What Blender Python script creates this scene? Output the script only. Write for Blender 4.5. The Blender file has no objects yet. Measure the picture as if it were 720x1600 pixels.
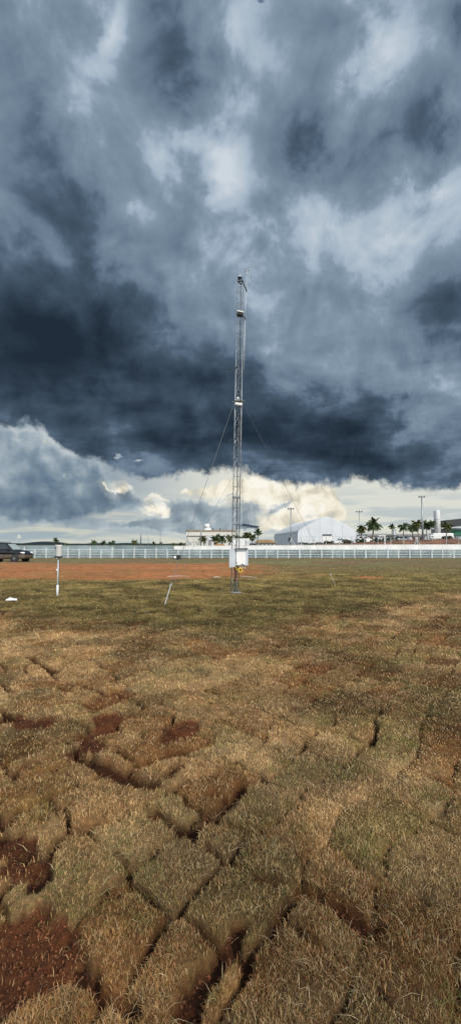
import bpy, math, random
import numpy as np
from mathutils import Vector, Matrix
random.seed(11)
R = math.radians
scene = bpy.context.scene
COL = scene.collection
F = 711.0; TH = math.atan(50/711.0); CT, ST = math.cos(TH), math.sin(TH); EYE = 1.6

# ------------------------------------------------------------------ survey helpers
def ray(px, py):
    x = (px-360)/F; y = (800-py)/F
    return (x, CT-y*ST, ST+y*CT)
def at(px, py, Y):
    """world point at distance Y seen from the survey point"""
    r = ray(px, py); k = Y/r[1]
    return Vector((r[0]*k, Y, EYE+r[2]*k))
def gp(px, py):
    r = ray(px, py); k = -EYE/r[2]
    return Vector((r[0]*k, r[1]*k, 0))

# ------------------------------------------------------------------ materials
def principled(name, col, rough=.6, metal=0, noise=None, bump=0, spec=.5, alpha=None):
    """noise = (scale, amount) mottles the base colour; bump strength uses the same noise"""
    m = bpy.data.materials.new(name); m.use_nodes = True
    nt = m.node_tree; b = nt.nodes['Principled BSDF']
    b.inputs['Base Color'].default_value = (*col, 1)
    b.inputs['Roughness'].default_value = rough
    b.inputs['Metallic'].default_value = metal
    b.inputs['Specular IOR Level'].default_value = spec
    if noise:
        tc = nt.nodes.new('ShaderNodeTexCoord'); n = nt.nodes.new('ShaderNodeTexNoise')
        n.inputs['Scale'].default_value = noise[0]; n.inputs['Detail'].default_value = 5
        nt.links.new(tc.outputs['Object'], n.inputs['Vector'])
        mr = nt.nodes.new('ShaderNodeMapRange'); mr.inputs[1].default_value = .3; mr.inputs[2].default_value = .7
        mr.inputs[3].default_value = 1-noise[1]; mr.inputs[4].default_value = 1+noise[1]*.6
        nt.links.new(n.outputs['Fac'], mr.inputs[0])
        mx = nt.nodes.new('ShaderNodeVectorMath'); mx.operation = 'SCALE'
        mx.inputs[0].default_value = col
        nt.links.new(mr.outputs[0], mx.inputs['Scale'])
        nt.links.new(mx.outputs[0], b.inputs['Base Color'])
        if bump:
            bp = nt.nodes.new('ShaderNodeBump'); bp.inputs['Strength'].default_value = bump
            bp.inputs['Distance'].default_value = .05
            nt.links.new(n.outputs['Fac'], bp.inputs['Height']); nt.links.new(bp.outputs[0], b.inputs['Normal'])
    return m

M = dict(
    galv=principled('galvanised', (.30,.33,.35), .45, .6, (6,.25)),
    galvw=principled('pale_galvanised', (.46,.50,.52), .5, .2, (5,.2)),
    dark=principled('dark_metal', (.035,.04,.045), .5, .2, (9,.2)),
    black=principled('black_rubber', (.02,.02,.022), .8),
    white=principled('white_paint', (.72,.73,.73), .5, 0, (.8,.16)),
    whitedirty=principled('weathered_white', (.70,.71,.70), .6, 0, (1.2,.2)),
    cabinet=principled('cabinet_white', (.80,.80,.79), .4, 0, (5,.04)),
    cabgrey=principled('cabinet_grey', (.50,.55,.62), .4, 0, (4,.06)),
    sheet=principled('sheet_metal', (.30,.37,.39), .5, .1, (.7,.3)),
    sheet_b=principled('sheet_metal_pale', (.36,.42,.43), .5, .1, (.9,.35)), sheet_c=principled('sheet_metal_dull', (.25,.32,.34), .6, .1, (.5,.3)),
    railw=principled('rail_paint', (.52,.57,.60), .55, 0, (1.5,.3)),
    solar=principled('solar_cells', (.02,.03,.06), .15, .1),
    yellow=principled('yellow_hose', (.75,.52,.03), .5),
    wire=principled('guy_wire', (.10,.11,.12), .6, .3),
    cable=principled('green_cable', (.05,.10,.07), .6),
    redcable=principled('red_cable', (.35,.06,.04), .6),
    trunk=principled('palm_trunk', (.20,.17,.13), .9, 0, (8,.3)),
    frond=principled('palm_frond', (.045,.075,.02), .6, 0, (1.5,.4)),
    frond2=principled('palm_frond_yellow', (.09,.10,.025), .6, 0, (1.5,.4)),
    leaf=principled('bush_leaf', (.04,.055,.022), .7, 0, (2,.4)),
    farleaf=principled('far_woods', (.022,.036,.038), 1, 0, (.05,.3), spec=0),  # bluish tint puts the haze of distance into the leaf colour
    hill=principled('hill_slope', (.035,.052,.065), 1, 0, (.01,.25), spec=0),  # air haze painted into the slope as a blue-grey base colour
    earth=principled('earth_bank', (.17,.085,.05), .95, 0, (.9,.5), .8),
    tent=principled('tent_fabric', (.57,.61,.65), .55, 0, (.25,.08)),
    tentroof=principled('tent_roof', (.40,.42,.45), .55, 0, (.2,.12)),
    roofgrey=principled('roof_grey', (.25,.25,.25), .7, 0, (.5,.2)),
    roofbrown=principled('roof_brown', (.36,.24,.13), .8, 0, (.4,.35)),
    wallw=principled('wall_white', (.58,.60,.61), .7, 0, (.3,.12)),
    wallc=principled('wall_cream', (.60,.585,.54), .7, 0, (.15,.1)),
    glass=principled('dark_glass', (.02,.03,.035), .1),
    paleglass=principled('pale_glass', (.30,.36,.36), .15),
    greenpaint=principled('green_fascia', (.01,.14,.08), .5, 0, (.5,.15)),
    carpaint=principled('car_paint', (.010,.013,.018), .25, .2, (3,.15)),
    cardust=principled('dusty_lower_body', (.085,.062,.045), .7, 0, (4,.35)),
    chrome=principled('rim_alloy', (.35,.36,.36), .35, .8),
    lens=principled('headlight_lens', (.75,.77,.78), .1),
    carwhite=principled('car_white', (.72,.73,.74), .3),
    cargrey=principled('car_grey', (.18,.19,.20), .3, .3),
    orange=principled('machine_orange', (.34,.17,.05), .5),
    plastic=principled('white_plastic', (.75,.76,.78), .5),
    stick=principled('pale_stick', (.50,.44,.36), .8),
    redcloth=principled('red_paint', (.35,.05,.04), .7),
)

# ------------------------------------------------------------------ mesh builder
class MB:
    def __init__(s): s.v = []; s.f = []
    def add(s, vs, fs):
        o = len(s.v); s.v += [tuple(v) for v in vs]; s.f += [tuple(i+o for i in f) for f in fs]; return s
    def box(s, c, d, rz=0, rx=0, ry=0, bev=0):
        x, y, z = d[0]/2, d[1]/2, d[2]/2
        rot = Matrix.Rotation(rz,3,'Z') @ Matrix.Rotation(ry,3,'Y') @ Matrix.Rotation(rx,3,'X')
        c = Vector(c)
        if not bev:
            vs = [c+rot@Vector((a*x,b*y,e*z)) for a in (-1,1) for b in (-1,1) for e in (-1,1)]
            fs = [(0,1,3,2),(4,6,7,5),(0,4,5,1),(2,3,7,6),(0,2,6,4),(1,5,7,3)]
            return s.add(vs, fs)
        b_ = min(bev, x*.9, y*.9)
        ring = [(x-b_,-y),(x,-y+b_),(x,y-b_),(x-b_,y),(-x+b_,y),(-x,y-b_),(-x,-y+b_),(-x+b_,-y)]
        lv = []
        for zz, k in ((-z,b_),(-z+b_,0),(z-b_,0),(z,b_)):
            for (px_,py_) in ring:
                sx = (x-k)/x; sy = (y-k)/y
                lv.append(c+rot@Vector((px_*sx,py_*sy,zz)))
        fs = [tuple(range(7,-1,-1)), tuple(range(24,32))]
        for l in range(3):
            for i in range(8):
                j = (i+1)%8; fs.append((l*8+i,l*8+j,(l+1)*8+j,(l+1)*8+i))
        return s.add(lv, fs)
    def tube(s, pts, r, n=6, cap=True):
        pts = [Vector(p) for p in pts]
        rs = r if isinstance(r,(list,tuple)) else [r]*len(pts)
        vs = []
        for i,p in enumerate(pts):
            t = (pts[min(i+1,len(pts)-1)]-pts[max(i-1,0)]).normalized()
            a = Vector((0,0,1)) if abs(t.z)<.9 else Vector((1,0,0))
            u = t.cross(a).normalized(); w = t.cross(u)
            for k in range(n):
                an = 2*math.pi*k/n
                vs.append(p+(u*math.cos(an)+w*math.sin(an))*rs[i])
        fs = []
        for i in range(len(pts)-1):
            for k in range(n):
                j=(k+1)%n; fs.append((i*n+k,i*n+j,(i+1)*n+j,(i+1)*n+k))
        if cap: fs.append(tuple(range(n-1,-1,-1))); fs.append(tuple(range((len(pts)-1)*n,len(pts)*n)))
        return s.add(vs, fs)
    def lathe(s, c, prof, n=20):
        vs=[]; fs=[]
        for (r,z) in prof:
            for k in range(n):
                a=2*math.pi*k/n; vs.append((c[0]+r*math.cos(a),c[1]+r*math.sin(a),c[2]+z))
        for i in range(len(prof)-1):
            for k in range(n):
                j=(k+1)%n; fs.append((i*n+k,i*n+j,(i+1)*n+j,(i+1)*n+k))
        fs.append(tuple(range(n-1,-1,-1))); fs.append(tuple(range((len(prof)-1)*n,len(prof)*n)))
        return s.add(vs,fs)
    def torus(s, c, R_, r, ax='Y', n=20, m=8):
        vs=[]; fs=[]
        for i in range(n):
            a=2*math.pi*i/n
            for k in range(m):
                b=2*math.pi*k/m; rr=R_+r*math.cos(b); q=(rr*math.cos(a), r*math.sin(b), rr*math.sin(a))
                if ax=='Z': q=(q[0],q[2],q[1])
                vs.append((c[0]+q[0],c[1]+q[1],c[2]+q[2]))
        for i in range(n):
            for k in range(m):
                i2=(i+1)%n;k2=(k+1)%m; fs.append((i*m+k,i*m+k2,i2*m+k2,i2*m+k))
        return s.add(vs,fs)
    def prism(s, poly, y0, y1):
        """poly in (x,z), extruded along y"""
        n=len(poly)
        vs=[(p[0],y0,p[1]) for p in poly]+[(p[0],y1,p[1]) for p in poly]
        fs=[tuple(range(n)),tuple(range(2*n-1,n-1,-1))]+[(i,i+n,(i+1)%n+n,(i+1)%n) for i in range(n)]
        return s.add(vs,fs)
    def build(s, name, mat, parent=None, smooth=False, label=None):
        me=bpy.data.meshes.new(name); me.from_pydata(s.v,[],s.f); me.update()
        me.materials.append(M[mat] if isinstance(mat,str) else mat)
        if smooth: me.polygons.foreach_set('use_smooth',[True]*len(me.polygons))
        o=bpy.data.objects.new(name,me); COL.objects.link(o)
        if parent is not None: o.parent=parent
        if label: o['label']=label
        return o
def tag(o, label, cat, group=None, kind=None):
    if label: o['label']=label
    if cat: o['category']=cat
    if group: o['group']=group
    if kind: o['kind']=kind
    return o
def thing(name, label, cat, loc=(0,0,0), rz=0, group=None):
    o=bpy.data.objects.new(name,None); COL.objects.link(o); o.empty_display_size=.2
    o.location=loc; o.rotation_euler=(0,0,rz)
    return tag(o,label,cat,group)
def dup(root, loc, rz=0, scale=1, label=None, group=None):
    kids=[(ch,[g for g in ch.children]) for ch in root.children]
    r=root.copy(); COL.objects.link(r); r.location=loc; r.rotation_euler=(0,0,rz)
    r.scale=(scale,)*3 if not isinstance(scale,tuple) else scale
    if label: r['label']=label
    if group: r['group']=group
    for ch,gs in kids:
        c=ch.copy(); COL.objects.link(c); c.parent=r
        for g in gs:
            d=g.copy(); COL.objects.link(d); d.parent=c
    return r

# ------------------------------------------------------------------ numpy noise
def _h(ix,iy,seed):
    h=(ix.astype(np.int64)*374761393+iy.astype(np.int64)*668265263+seed*1442695041)&0xffffffff
    h=((h^(h>>13))*1274126177)&0xffffffff
    h=(h^(h>>16))&0xffffffff
    return h/4294967295.0
def vn(x,y,seed=0):
    x=np.asarray(x,float); y=np.asarray(y,float)
    ix=np.floor(x); iy=np.floor(y); fx=x-ix; fy=y-iy
    fx=fx*fx*(3-2*fx); fy=fy*fy*(3-2*fy); ix=ix.astype(np.int64); iy=iy.astype(np.int64)
    a=_h(ix,iy,seed);b=_h(ix+1,iy,seed);c=_h(ix,iy+1,seed);d=_h(ix+1,iy+1,seed)
    return (a*(1-fx)+b*fx)*(1-fy)+(c*(1-fx)+d*fx)*fy
def fbm(x,y,o=4,seed=0):
    s=0;a=.5;t=0
    for i in range(o):
        s=s+a*vn(x,y,seed+i*17); t+=a; a*=.5; x=x*2.03+5.1; y=y*2.03+1.7
    return s/t
def sst(a,b,x):
    t=np.clip((x-a)/(b-a),0,1); return t*t*(3-2*t)
def mix(a,b,t):
    return a*(1-t)+b*t

# ------------------------------------------------------------------ terrain
E1=np.array((.79,-.61)); E2=np.array((.61,.79)); SU,SV=.37,.55
bare_pts=[(gp(a,b),c) for a,b,c in ((18,1128,.13),(52,1135,.15),(168,1128,.13),(150,1150,.14),(138,1172,.11),(285,1140,.14),(273,1152,.10),
          (15,1480,.13),(55,1498,.14),(15,1540,.14),(88,1520,.08),(12,1330,.07),(42,1358,.06),(573,903,.01),(367,927,.16),(90,932,.12))]
gap_segs=[((45,1030),(92,1052),.045),((110,1070),(190,1090),.04),((0,1112),(25,1125),.04),((0,1222),(30,1210),.03),((30,1210),(60,1195),.035),((60,1195),(105,1187),.03),
          ((122,1188),(232,1226),.075),((262,1215),(283,1195),.05),((235,1273),(300,1301),.07),((378,1230),(345,1268),.055),((345,1268),(303,1299),.045),((335,1240),(375,1236),.03),
          ((300,1300),(302,1322),.03),((58,1292),(108,1260),.03),((0,1312),(38,1330),.07),((38,1330),(64,1385),.07),((55,1440),(78,1468),.045),((78,1468),(116,1520),.05),
          ((116,1520),(142,1548),.045),((142,1548),(205,1592),.035),((288,1600),(320,1540),.05),((320,1540),(375,1462),.04),((395,1378),(470,1395),.02),((468,1393),(515,1418),.045),
          ((515,1418),(578,1455),.055),((320,1325),(378,1365),.022),((662,1213),(720,1236),.04),((210,1390),(160,1410),.02),
          ((640,1035),(655,1000),.012),((540,1060),(575,1072),.025),((470,1065),(505,1072),.025),((590,1095),(640,1100),.02)]
def seg_d(x,y,a,b):
    ax,ay,bx,by=a.x,a.y,b.x,b.y; dx,dy=bx-ax,by-ay
    t=np.clip(((x-ax)*dx+(y-ay)*dy)/(dx*dx+dy*dy),0,1)
    return np.hypot(x-ax-t*dx,y-ay-t*dy)
def slab_coords(x,y):
    wx=(fbm(x*1.1,y*1.1,3,3)-.5)*.5; wy=(fbm(x*1.1+9,y*1.1,3,5)-.5)*.5
    wx=wx+(vn(x*9,y*9,61)-.5)*.045; wy=wy+(vn(x*9,y*9,62)-.5)*.045
    u=((x+wx)*E1[0]+(y+wy)*E1[1])/SU; w=((x+wx)*E2[0]+(y+wy)*E2[1])/SV
    iu=np.floor(u); w=w+_h(iu.astype(np.int64),iu.astype(np.int64)*0+3,9)*.9
    iw=np.floor(w)
    return u-iu,w-iw,iu.astype(np.int64),iw.astype(np.int64)
def terrain(x,y):
    r=np.hypot(x,y)
    fu,fw,iu,iw=slab_coords(x,y)
    e=np.minimum(np.minimum(fu,1-fu)*SU,np.minimum(fw,1-fw)*SV)
    slab=_h(iu,iw,21); slab2=_h(iu,iw,33)
    gm=sst(.42,.70,fbm(x*1.6+3,y*1.6,3,41)+.10*(x<.3)*(y<6))
    gm=gm*(1-.6*sst(.2,.9,x)*(1-sst(2.6,3.8,r))); gw=.003+.012*gm+.0011*np.clip(r-3,0,9)
    gap=(1-sst(gw*.6,gw*1.3+.010,e))*(.42+.58*gm)
    nd=np.nonzero((r<9.5)&(y>0))[0]; xn,yn=x[nd],y[nd]; rag=(fbm(xn*14,yn*14,3,71)-.5)*.06; gn=gap[nd]
    for (a,b,w) in gap_segs:
        A,B=gp(*a),gp(*b); d=seg_d(xn,yn,A,B)+rag
        gn=np.maximum(gn,1-sst(w*.62,w*1.15+.004,d))
    gap[nd]=gn
    bare=np.zeros_like(x)
    rb=(fbm(x*9,y*9,4,77)-.5)*.16
    for p,rr in bare_pts:
        d=np.hypot((x-p.x)*E1[0]+(y-p.y)*E1[1],((x-p.x)*E2[0]+(y-p.y)*E2[1])*.75)+rb
        bare=np.maximum(bare,1-sst(rr*.90,rr*1.08+.01,d))
    bare=np.maximum(bare,((slab2>.972)&(r>4.5)).astype(float)*.65)
    gap=np.where((r>46),0,gap*(1-.9*bare*(r<3.2)))
    soil=np.maximum(gap*(.55+.45*gm+.0*r),bare)
    soil=np.maximum(soil,gap)
    # --- bare red strip by the fence
    wob=(fbm(x*.16,y*.35,4,90)-.5)*9+(fbm(x*1.1,y*1.1,3,92)-.5)*2.6
    near=21.3+sst(2,7,x+wob*.4)*3.2-sst(12,-22,x)*0
    far=37.0-sst(1,9,x+wob*.4)*9.0
    strip=sst(near-1.2,near+.6,y+wob*.35)*(1-sst(far-1.0,far+.6,y+wob*.12))
    brk=fbm(x*.5,y*1.1,4,95)
    strip=strip*(1-sst(.42,.58,brk+.20*sst(-1,6,x))*(.25+.7*sst(-3,5,x)))*(1-.45*sst(2,8,x))
    p=gp(573,903); strip=np.maximum(strip,1-sst(.5,1.1,np.hypot((x-p.x)*.9,(y-p.y)*1.3)+(brk-.5)))
    strip=np.clip(strip,0,1)
    # --- relief
    h=.05*(fbm(x*.7,y*.7,3,7)-.5)
    nearf=1-sst(16,44,r)
    dome=(1-np.exp(-e/.08))*.028+.047*(fbm(x*3.1,y*3.1,3,11)-.35)+.012*(slab-.5)
    h=h+nearf*(dome*(1-.0*soil)-(.062*gap)-.03*bare)+.05*sst(4,12,r)*nearf*(fbm(x*2.1,y*2.1,3,12)-.5)+nearf*.014*(fbm(x*13,y*13,3,13)-.5)+np.maximum(bare,gap)*nearf*.05*(fbm(x*24,y*24,3,14)-.5)
    h=h+(1-nearf)*(.03+.11*(fbm(x*.8,y*1.1,4,15)-.5))
    h=h-.05*strip*(fbm(x*1.2,y*1.2,3,19)+.2)
    for k,(yy,am) in enumerate(((37.6,.13),(31.0,.10),(26.5,.06))):
        line=yy+3.4*(fbm(x*.12,x*0+k*7.0,4,25)-.5)+ (0 if k==0 else 0)
        am=am*sst(.3,.55,vn(x*.3,x*0+k,57)) if k else am
        h=h+am*np.exp(-((y-line)/.35)**2)
    # flatten under built things beyond the rails
    h=np.where(y>47,h*.3,h)
    # --- colours (albedo)
    def C(*c): return np.array(c)[None,:]
    green_zone=sst(-.5,.9,((x-.1)*E1[0]+(y-7.9)*E1[1])*-1+ .0)*0
    a=(x-.1)*(-.90)+(y-7.85)*.42   # toward far-left
    dL=((y-7.85)*.90+(x-.1)*.42)   # distance beyond the left edge line
    dR=((y-7.85)*.72-(x-.1)*.69)   # distance beyond the right edge line
    gz=np.minimum(dL,dR)+(fbm(x*1.3,y*1.3,4,51)-.5)*1.3
    green=sst(-.45,.85,gz)
    n1=fbm(x*.9,y*.9,4,101); n2=fbm(x*4,y*4,4,103); n3=fbm(x*22,y*22,2,105); n4=fbm(x*9,y*9,3,107)
    straw=mix(C(.37,.208,.088),C(.56,.365,.178),(slab*.45+n2*.35+n4*.3)[:,None])
    brown=mix(C(.16,.066,.022),C(.31,.15,.05),n2[:,None])
    olive=mix(C(.145,.118,.036),C(.27,.212,.075),n2[:,None])
    t_b=sst(.42,.60,n1*.42+n2*.2+n4*.25+slab2*.16)
    c=mix(straw,brown,(t_b*.9)[:,None])
    t_g=sst(.52,.72,fbm(x*1.9+7,y*1.9,4,111)*.65+n4*.2+slab*.18)*(.35+.5*sst(-1.5,1.2,x))
    sage=mix(C(.25,.195,.088),C(.45,.355,.18),n4[:,None])
    c=mix(c,sage,(sst(.62,.72,_h(iu,iw,55)*.7+n1*.5)*.32)[:,None])
    c=mix(c,olive,(t_g*.85)[:,None])
    c=mix(c,olive*mix(.78,1.1,n1)[:,None],(green*.88)[:,None])
    c=c*mix(.68,1.26,n3)[:,None]*mix(.82,1.14,n4)[:,None]*(mix(.66,1.40,sst(.3,.7,fbm(x*1.5+2,y*1.5,3,197)))*mix(.90,1.10,_h(iu,iw,88)))[:,None]
    c=c*mix(1,mix(.42,1.5,fbm(x*1.9,y*1.9,4,171)),green*.9)[:,None]
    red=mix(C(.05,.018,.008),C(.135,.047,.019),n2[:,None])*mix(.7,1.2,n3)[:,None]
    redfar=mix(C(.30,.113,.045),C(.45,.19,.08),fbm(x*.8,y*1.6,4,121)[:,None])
    return h,gap,bare,strip,c,red,redfar,green,olive,r

def build_ground():
    rs=[.0,.35,.6]+list(np.exp(np.arange(math.log(.75),math.log(16),.0052)))
    r0=rs[-1]; 
    while r0<60: r0*=1.011; rs.append(r0)
    while r0<9000: r0*=1.09; rs.append(r0)
    rs=np.array(rs)
    ph=list(np.arange(-.72,.7201,.0052)); wa=list(np.arange(.7275,1.45,.0085))
    ph=[-q for q in wa[::-1]]+ph+wa
    ph=list(np.linspace(-math.pi,ph[0],30))[:-1]+ph+list(np.linspace(ph[-1]+.008,math.pi,30))[:-1]
    ph=np.array(ph); nr,npn=len(rs),len(ph)
    RR,PP=np.meshgrid(rs,ph,indexing='ij')
    x=(RR*np.sin(PP)).ravel(); y=(RR*np.cos(PP)).ravel()
    h,gap,bare,strip,c,red,redfar,green,olive,r=terrain(x,y)
    h=h*(1-sst(70,140,r))
    soil=np.maximum(gap,bare)
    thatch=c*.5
    col=mix(thatch,red*(1-.55*np.clip(gap-bare,0,1))[:,None],soil[:,None])   # shade inside the gaps painted in as darker earth colour
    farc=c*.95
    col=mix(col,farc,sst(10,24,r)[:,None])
    far2=np.array((.17,.15,.07))[None,:]*mix(.65,1.35,fbm(x*.35,y*.9,4,131))[:,None]
    far2=mix(far2,np.array((.20,.12,.07))[None,:],sst(.5,.66,fbm(x*.22+4,y*.5,4,133))[:,None]*.7)
    col=mix(col,far2,sst(22,30,r)[:,None])
    out=np.array((.10,.095,.06))[None,:]*mix(.8,1.2,fbm(x*.05,y*.05,3,135))[:,None]
    col=mix(col,out,sst(55,90,r)[:,None])
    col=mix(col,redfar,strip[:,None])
    i=np.arange(nr-1)[:,None]*npn; j=np.arange(npn)[None,:]; j2=(j+1)%npn
    f=np.stack([i+j,i+j2,i+npn+j2,i+npn+j],-1).reshape(-1,4)[:,::-1]
    me=bpy.data.meshes.new('ground')
    nv=len(x); nf=len(f)
    me.vertices.add(nv); me.loops.add(nf*4); me.polygons.add(nf)
    me.vertices.foreach_set('co',np.stack([x,y,h],-1).ravel())
    me.loops.foreach_set('vertex_index',f.ravel().astype(np.int32))
    me.polygons.foreach_set('loop_start',np.arange(0,nf*4,4,dtype=np.int32))
    me.polygons.foreach_set('use_smooth',np.ones(nf,bool))
    me.update(calc_edges=True)
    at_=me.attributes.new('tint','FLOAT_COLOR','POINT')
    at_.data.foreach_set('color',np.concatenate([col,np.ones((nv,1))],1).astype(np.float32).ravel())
    m=bpy.data.materials.new('soil_and_thatch'); m.use_nodes=True; nt=m.node_tree; b=nt.nodes['Principled BSDF']
    b.inputs['Roughness'].default_value=.95; b.inputs['Specular IOR Level'].default_value=.15
    a=nt.nodes.new('ShaderNodeAttribute'); a.attribute_name='tint'
    tc=nt.nodes.new('ShaderNodeTexCoord'); mp=nt.nodes.new('ShaderNodeMapping'); nt.links.new(tc.outputs['Object'],mp.inputs[0])
    n=nt.nodes.new('ShaderNodeTexNoise'); n.inputs['Scale'].default_value=38; n.inputs['Detail'].default_value=6; n.inputs['Roughness'].default_value=.7
    nt.links.new(mp.outputs[0],n.inputs['Vector'])
    n2=nt.nodes.new('ShaderNodeTexNoise'); n2.inputs['Scale'].default_value=2.2; n2.inputs['Detail'].default_value=8; n2.inputs['Roughness'].default_value=.72
    nt.links.new(mp.outputs[0],n2.inputs['Vector'])
    ad=nt.nodes.new('ShaderNodeMath'); ad.operation='ADD'; nt.links.new(n.outputs['Fac'],ad.inputs[0]); nt.links.new(n2.outputs['Fac'],ad.inputs[1])
    mr=nt.nodes.new('ShaderNodeMapRange'); mr.inputs[1].default_value=.7; mr.inputs[2].default_value=1.3; mr.inputs[3].default_value=.5; mr.inputs[4].default_value=1.55
    nt.links.new(ad.outputs[0],mr.inputs[0])
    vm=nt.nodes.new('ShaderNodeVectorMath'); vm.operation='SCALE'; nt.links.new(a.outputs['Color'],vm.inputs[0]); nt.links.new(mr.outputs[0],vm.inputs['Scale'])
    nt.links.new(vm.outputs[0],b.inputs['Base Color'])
    bp=nt.nodes.new('ShaderNodeBump'); bp.inputs['Strength'].default_value=.9; bp.inputs['Distance'].default_value=.03
    nt.links.new(ad.outputs[0],bp.inputs['Height']); nt.links.new(bp.outputs[0],b.inputs['Normal'])
    me.materials.append(m)
    o=bpy.data.objects.new('ground',me); COL.objects.link(o); tag(o,None,None,kind='structure')
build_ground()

def gh(x,y):
    return float(terrain(np.array([x]),np.array([y]))[0][0])

def build_grass(N=1150000):
    rng=np.random.default_rng(5)
    r=np.exp(rng.uniform(math.log(.85),math.log(34),N)); p=rng.uniform(-.66,.66,N)
    wide=rng.random(N)<.24; p=np.where(wide,np.sign(p)*(.60+rng.random(N)*.85),p); nearp=rng.random(N)<.035; r=np.where(nearp,.35+.55*rng.random(N)**.6,r); p=np.where(nearp,rng.uniform(-1.5,1.5,N),p)
    x=r*np.sin(p); y=r*np.cos(p)
    h,gap,bare,strip,c,red,redfar,green,olive,_=terrain(x,y)
    keep=rng.random(N)>np.clip(np.maximum(np.maximum(gap*1.04,bare*.93),strip*1.0),0,1)
    # tufts: thin out between them
    tuft=fbm(x*11,y*11,2,141)
    keep&=rng.random(N)<np.where(r<14,sst(.2,.52,tuft)*.8+.25,1)
    x,y,h,c,r,green,olive=[q[keep] for q in (x,y,h,c,r,green,olive)]
    n=len(x); print('blades',n)
    u1=rng.random(n); u2=rng.random(n)
    w=np.maximum(.0017,.00088*r)*rng.uniform(.6,1.35,n)
    hgt=(.010+.019*rng.random(n)**2.2)*(1+.03*np.minimum(r,20))
    hgt*=mix(1.0,.8,green)
    cl=fbm(x*5.5,y*5.5,3,181); hgt*=.55+.55*sst(.38,.72,cl)
    hgt*=1+.5*np.clip(gap[keep]*3,0,1)
    lay=rng.random(n)<np.where(cl<.5,.8,.6)
    run=(rng.random(n)<.008)&(r<9)
    # direction of lean: locally combed
    ang=fbm(x*2.6,y*2.6,3,151)*11.0+rng.normal(0,1.8,n)
    dx,dy=np.cos(ang),np.sin(ang)
    lean=np.where(lay,rng.uniform(1.0,1.7,n),rng.uniform(.3,1.2,n))
    L=hgt*np.where(lay,1.7,1)
    lean=np.where(run,1.45,lean); L=np.where(run,rng.uniform(.06,.14,n),L)
    th0=lean*.55; th1=lean*1.25
    mx_=x+dx*np.sin(th0)*L*.5; my_=y+dy*np.sin(th0)*L*.5; mz=h+.003+np.cos(th0)*L*.5
    tx_=mx_+dx*np.sin(th1)*L*.5; ty_=my_+dy*np.sin(th1)*L*.5; tz=np.maximum(mz+np.cos(th1)*L*.5,h+.009); mz=np.where(run,h+.016,mz); tz=np.where(run,h+.012,tz)
    sa=rng.uniform(0,2*math.pi,n); sx=np.cos(sa)*w*.5; sy=np.sin(sa)*w*.5
    V=np.empty((n,5,3))
    V[:,0]=np.stack([x-sx,y-sy,h-.006],-1); V[:,1]=np.stack([x+sx,y+sy,h-.006],-1)
    V[:,2]=np.stack([mx_+sx*.8,my_+sy*.8,mz],-1); V[:,3]=np.stack([mx_-sx*.8,my_-sy*.8,mz],-1)
    V[:,4]=np.stack([tx_,ty_,tz],-1)
    # colours
    k=rng.random(n)[:,None]
    straw=np.array((.58,.42,.20))[None,:]; rust=np.array((.30,.13,.045))[None,:]; gr=np.array((.11,.145,.03))[None,:]
    pale=np.array((.62,.50,.31))[None,:]
    n5=fbm(x*16,y*16,2,191)
    col=c*(rng.uniform(.65,1.3,n)*mix(.7,1.35,n5))[:,None]
    pg=(green*.0)[:,None]
    col=np.where(k<.20*(1-.55*green[:,None]),mix(col,straw,.62),col)
    col=np.where((k>.2)&(k<.25),mix(col,pale,.6),col)
    col=np.where((k>.25)&(k<.40),mix(col,rust,.65),col)
    col=np.where((k>.40)&(k<.48),mix(col,gr,.75),col)
    gp_=sst(.58,.72,fbm(x*2.4+3,y*2.4,4,193))*(rng.random(n)<.4)
    col=mix(col,gr*1.1,(gp_*.8)[:,None])
    col=np.where(run[:,None],mix(col,pale,.7),col)
    col=np.clip(col,.01,.75)
    base=np.arange(n)[:,None]*5
    loops=np.concatenate([base+np.array([[0,1,2,3]]),base+np.array([[3,2,4]])],1).ravel().astype(np.int32)
    ls=(np.arange(n)[:,None]*7+np.array([[0,4]])).ravel().astype(np.int32)
    me=bpy.data.meshes.new('grass'); me.vertices.add(n*5); me.loops.add(n*7); me.polygons.add(n*2)
    me.vertices.foreach_set('co',V.ravel()); me.loops.foreach_set('vertex_index',loops); me.polygons.foreach_set('loop_start',ls)
    me.update(calc_edges=True)
    cc=np.ones((n,5,4),np.float32); cc[:,:,:3]=col[:,None,:]
    me.attributes.new('tint','FLOAT_COLOR','POINT').data.foreach_set('color',cc.ravel())
    m=bpy.data.materials.new('grass_blades'); m.use_nodes=True; nt=m.node_tree; b=nt.nodes['Principled BSDF']
    a=nt.nodes.new('ShaderNodeAttribute'); a.attribute_name='tint'; nt.links.new(a.outputs['Color'],b.inputs['Base Color'])
    b.inputs['Roughness'].default_value=.65; b.inputs['Specular IOR Level'].default_value=.25
    me.materials.append(m)
    o=bpy.data.objects.new('grass',me); COL.objects.link(o)
    tag(o,'dry straw and olive grass growing on the laid sods','grass',kind='stuff')
build_grass()

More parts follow.
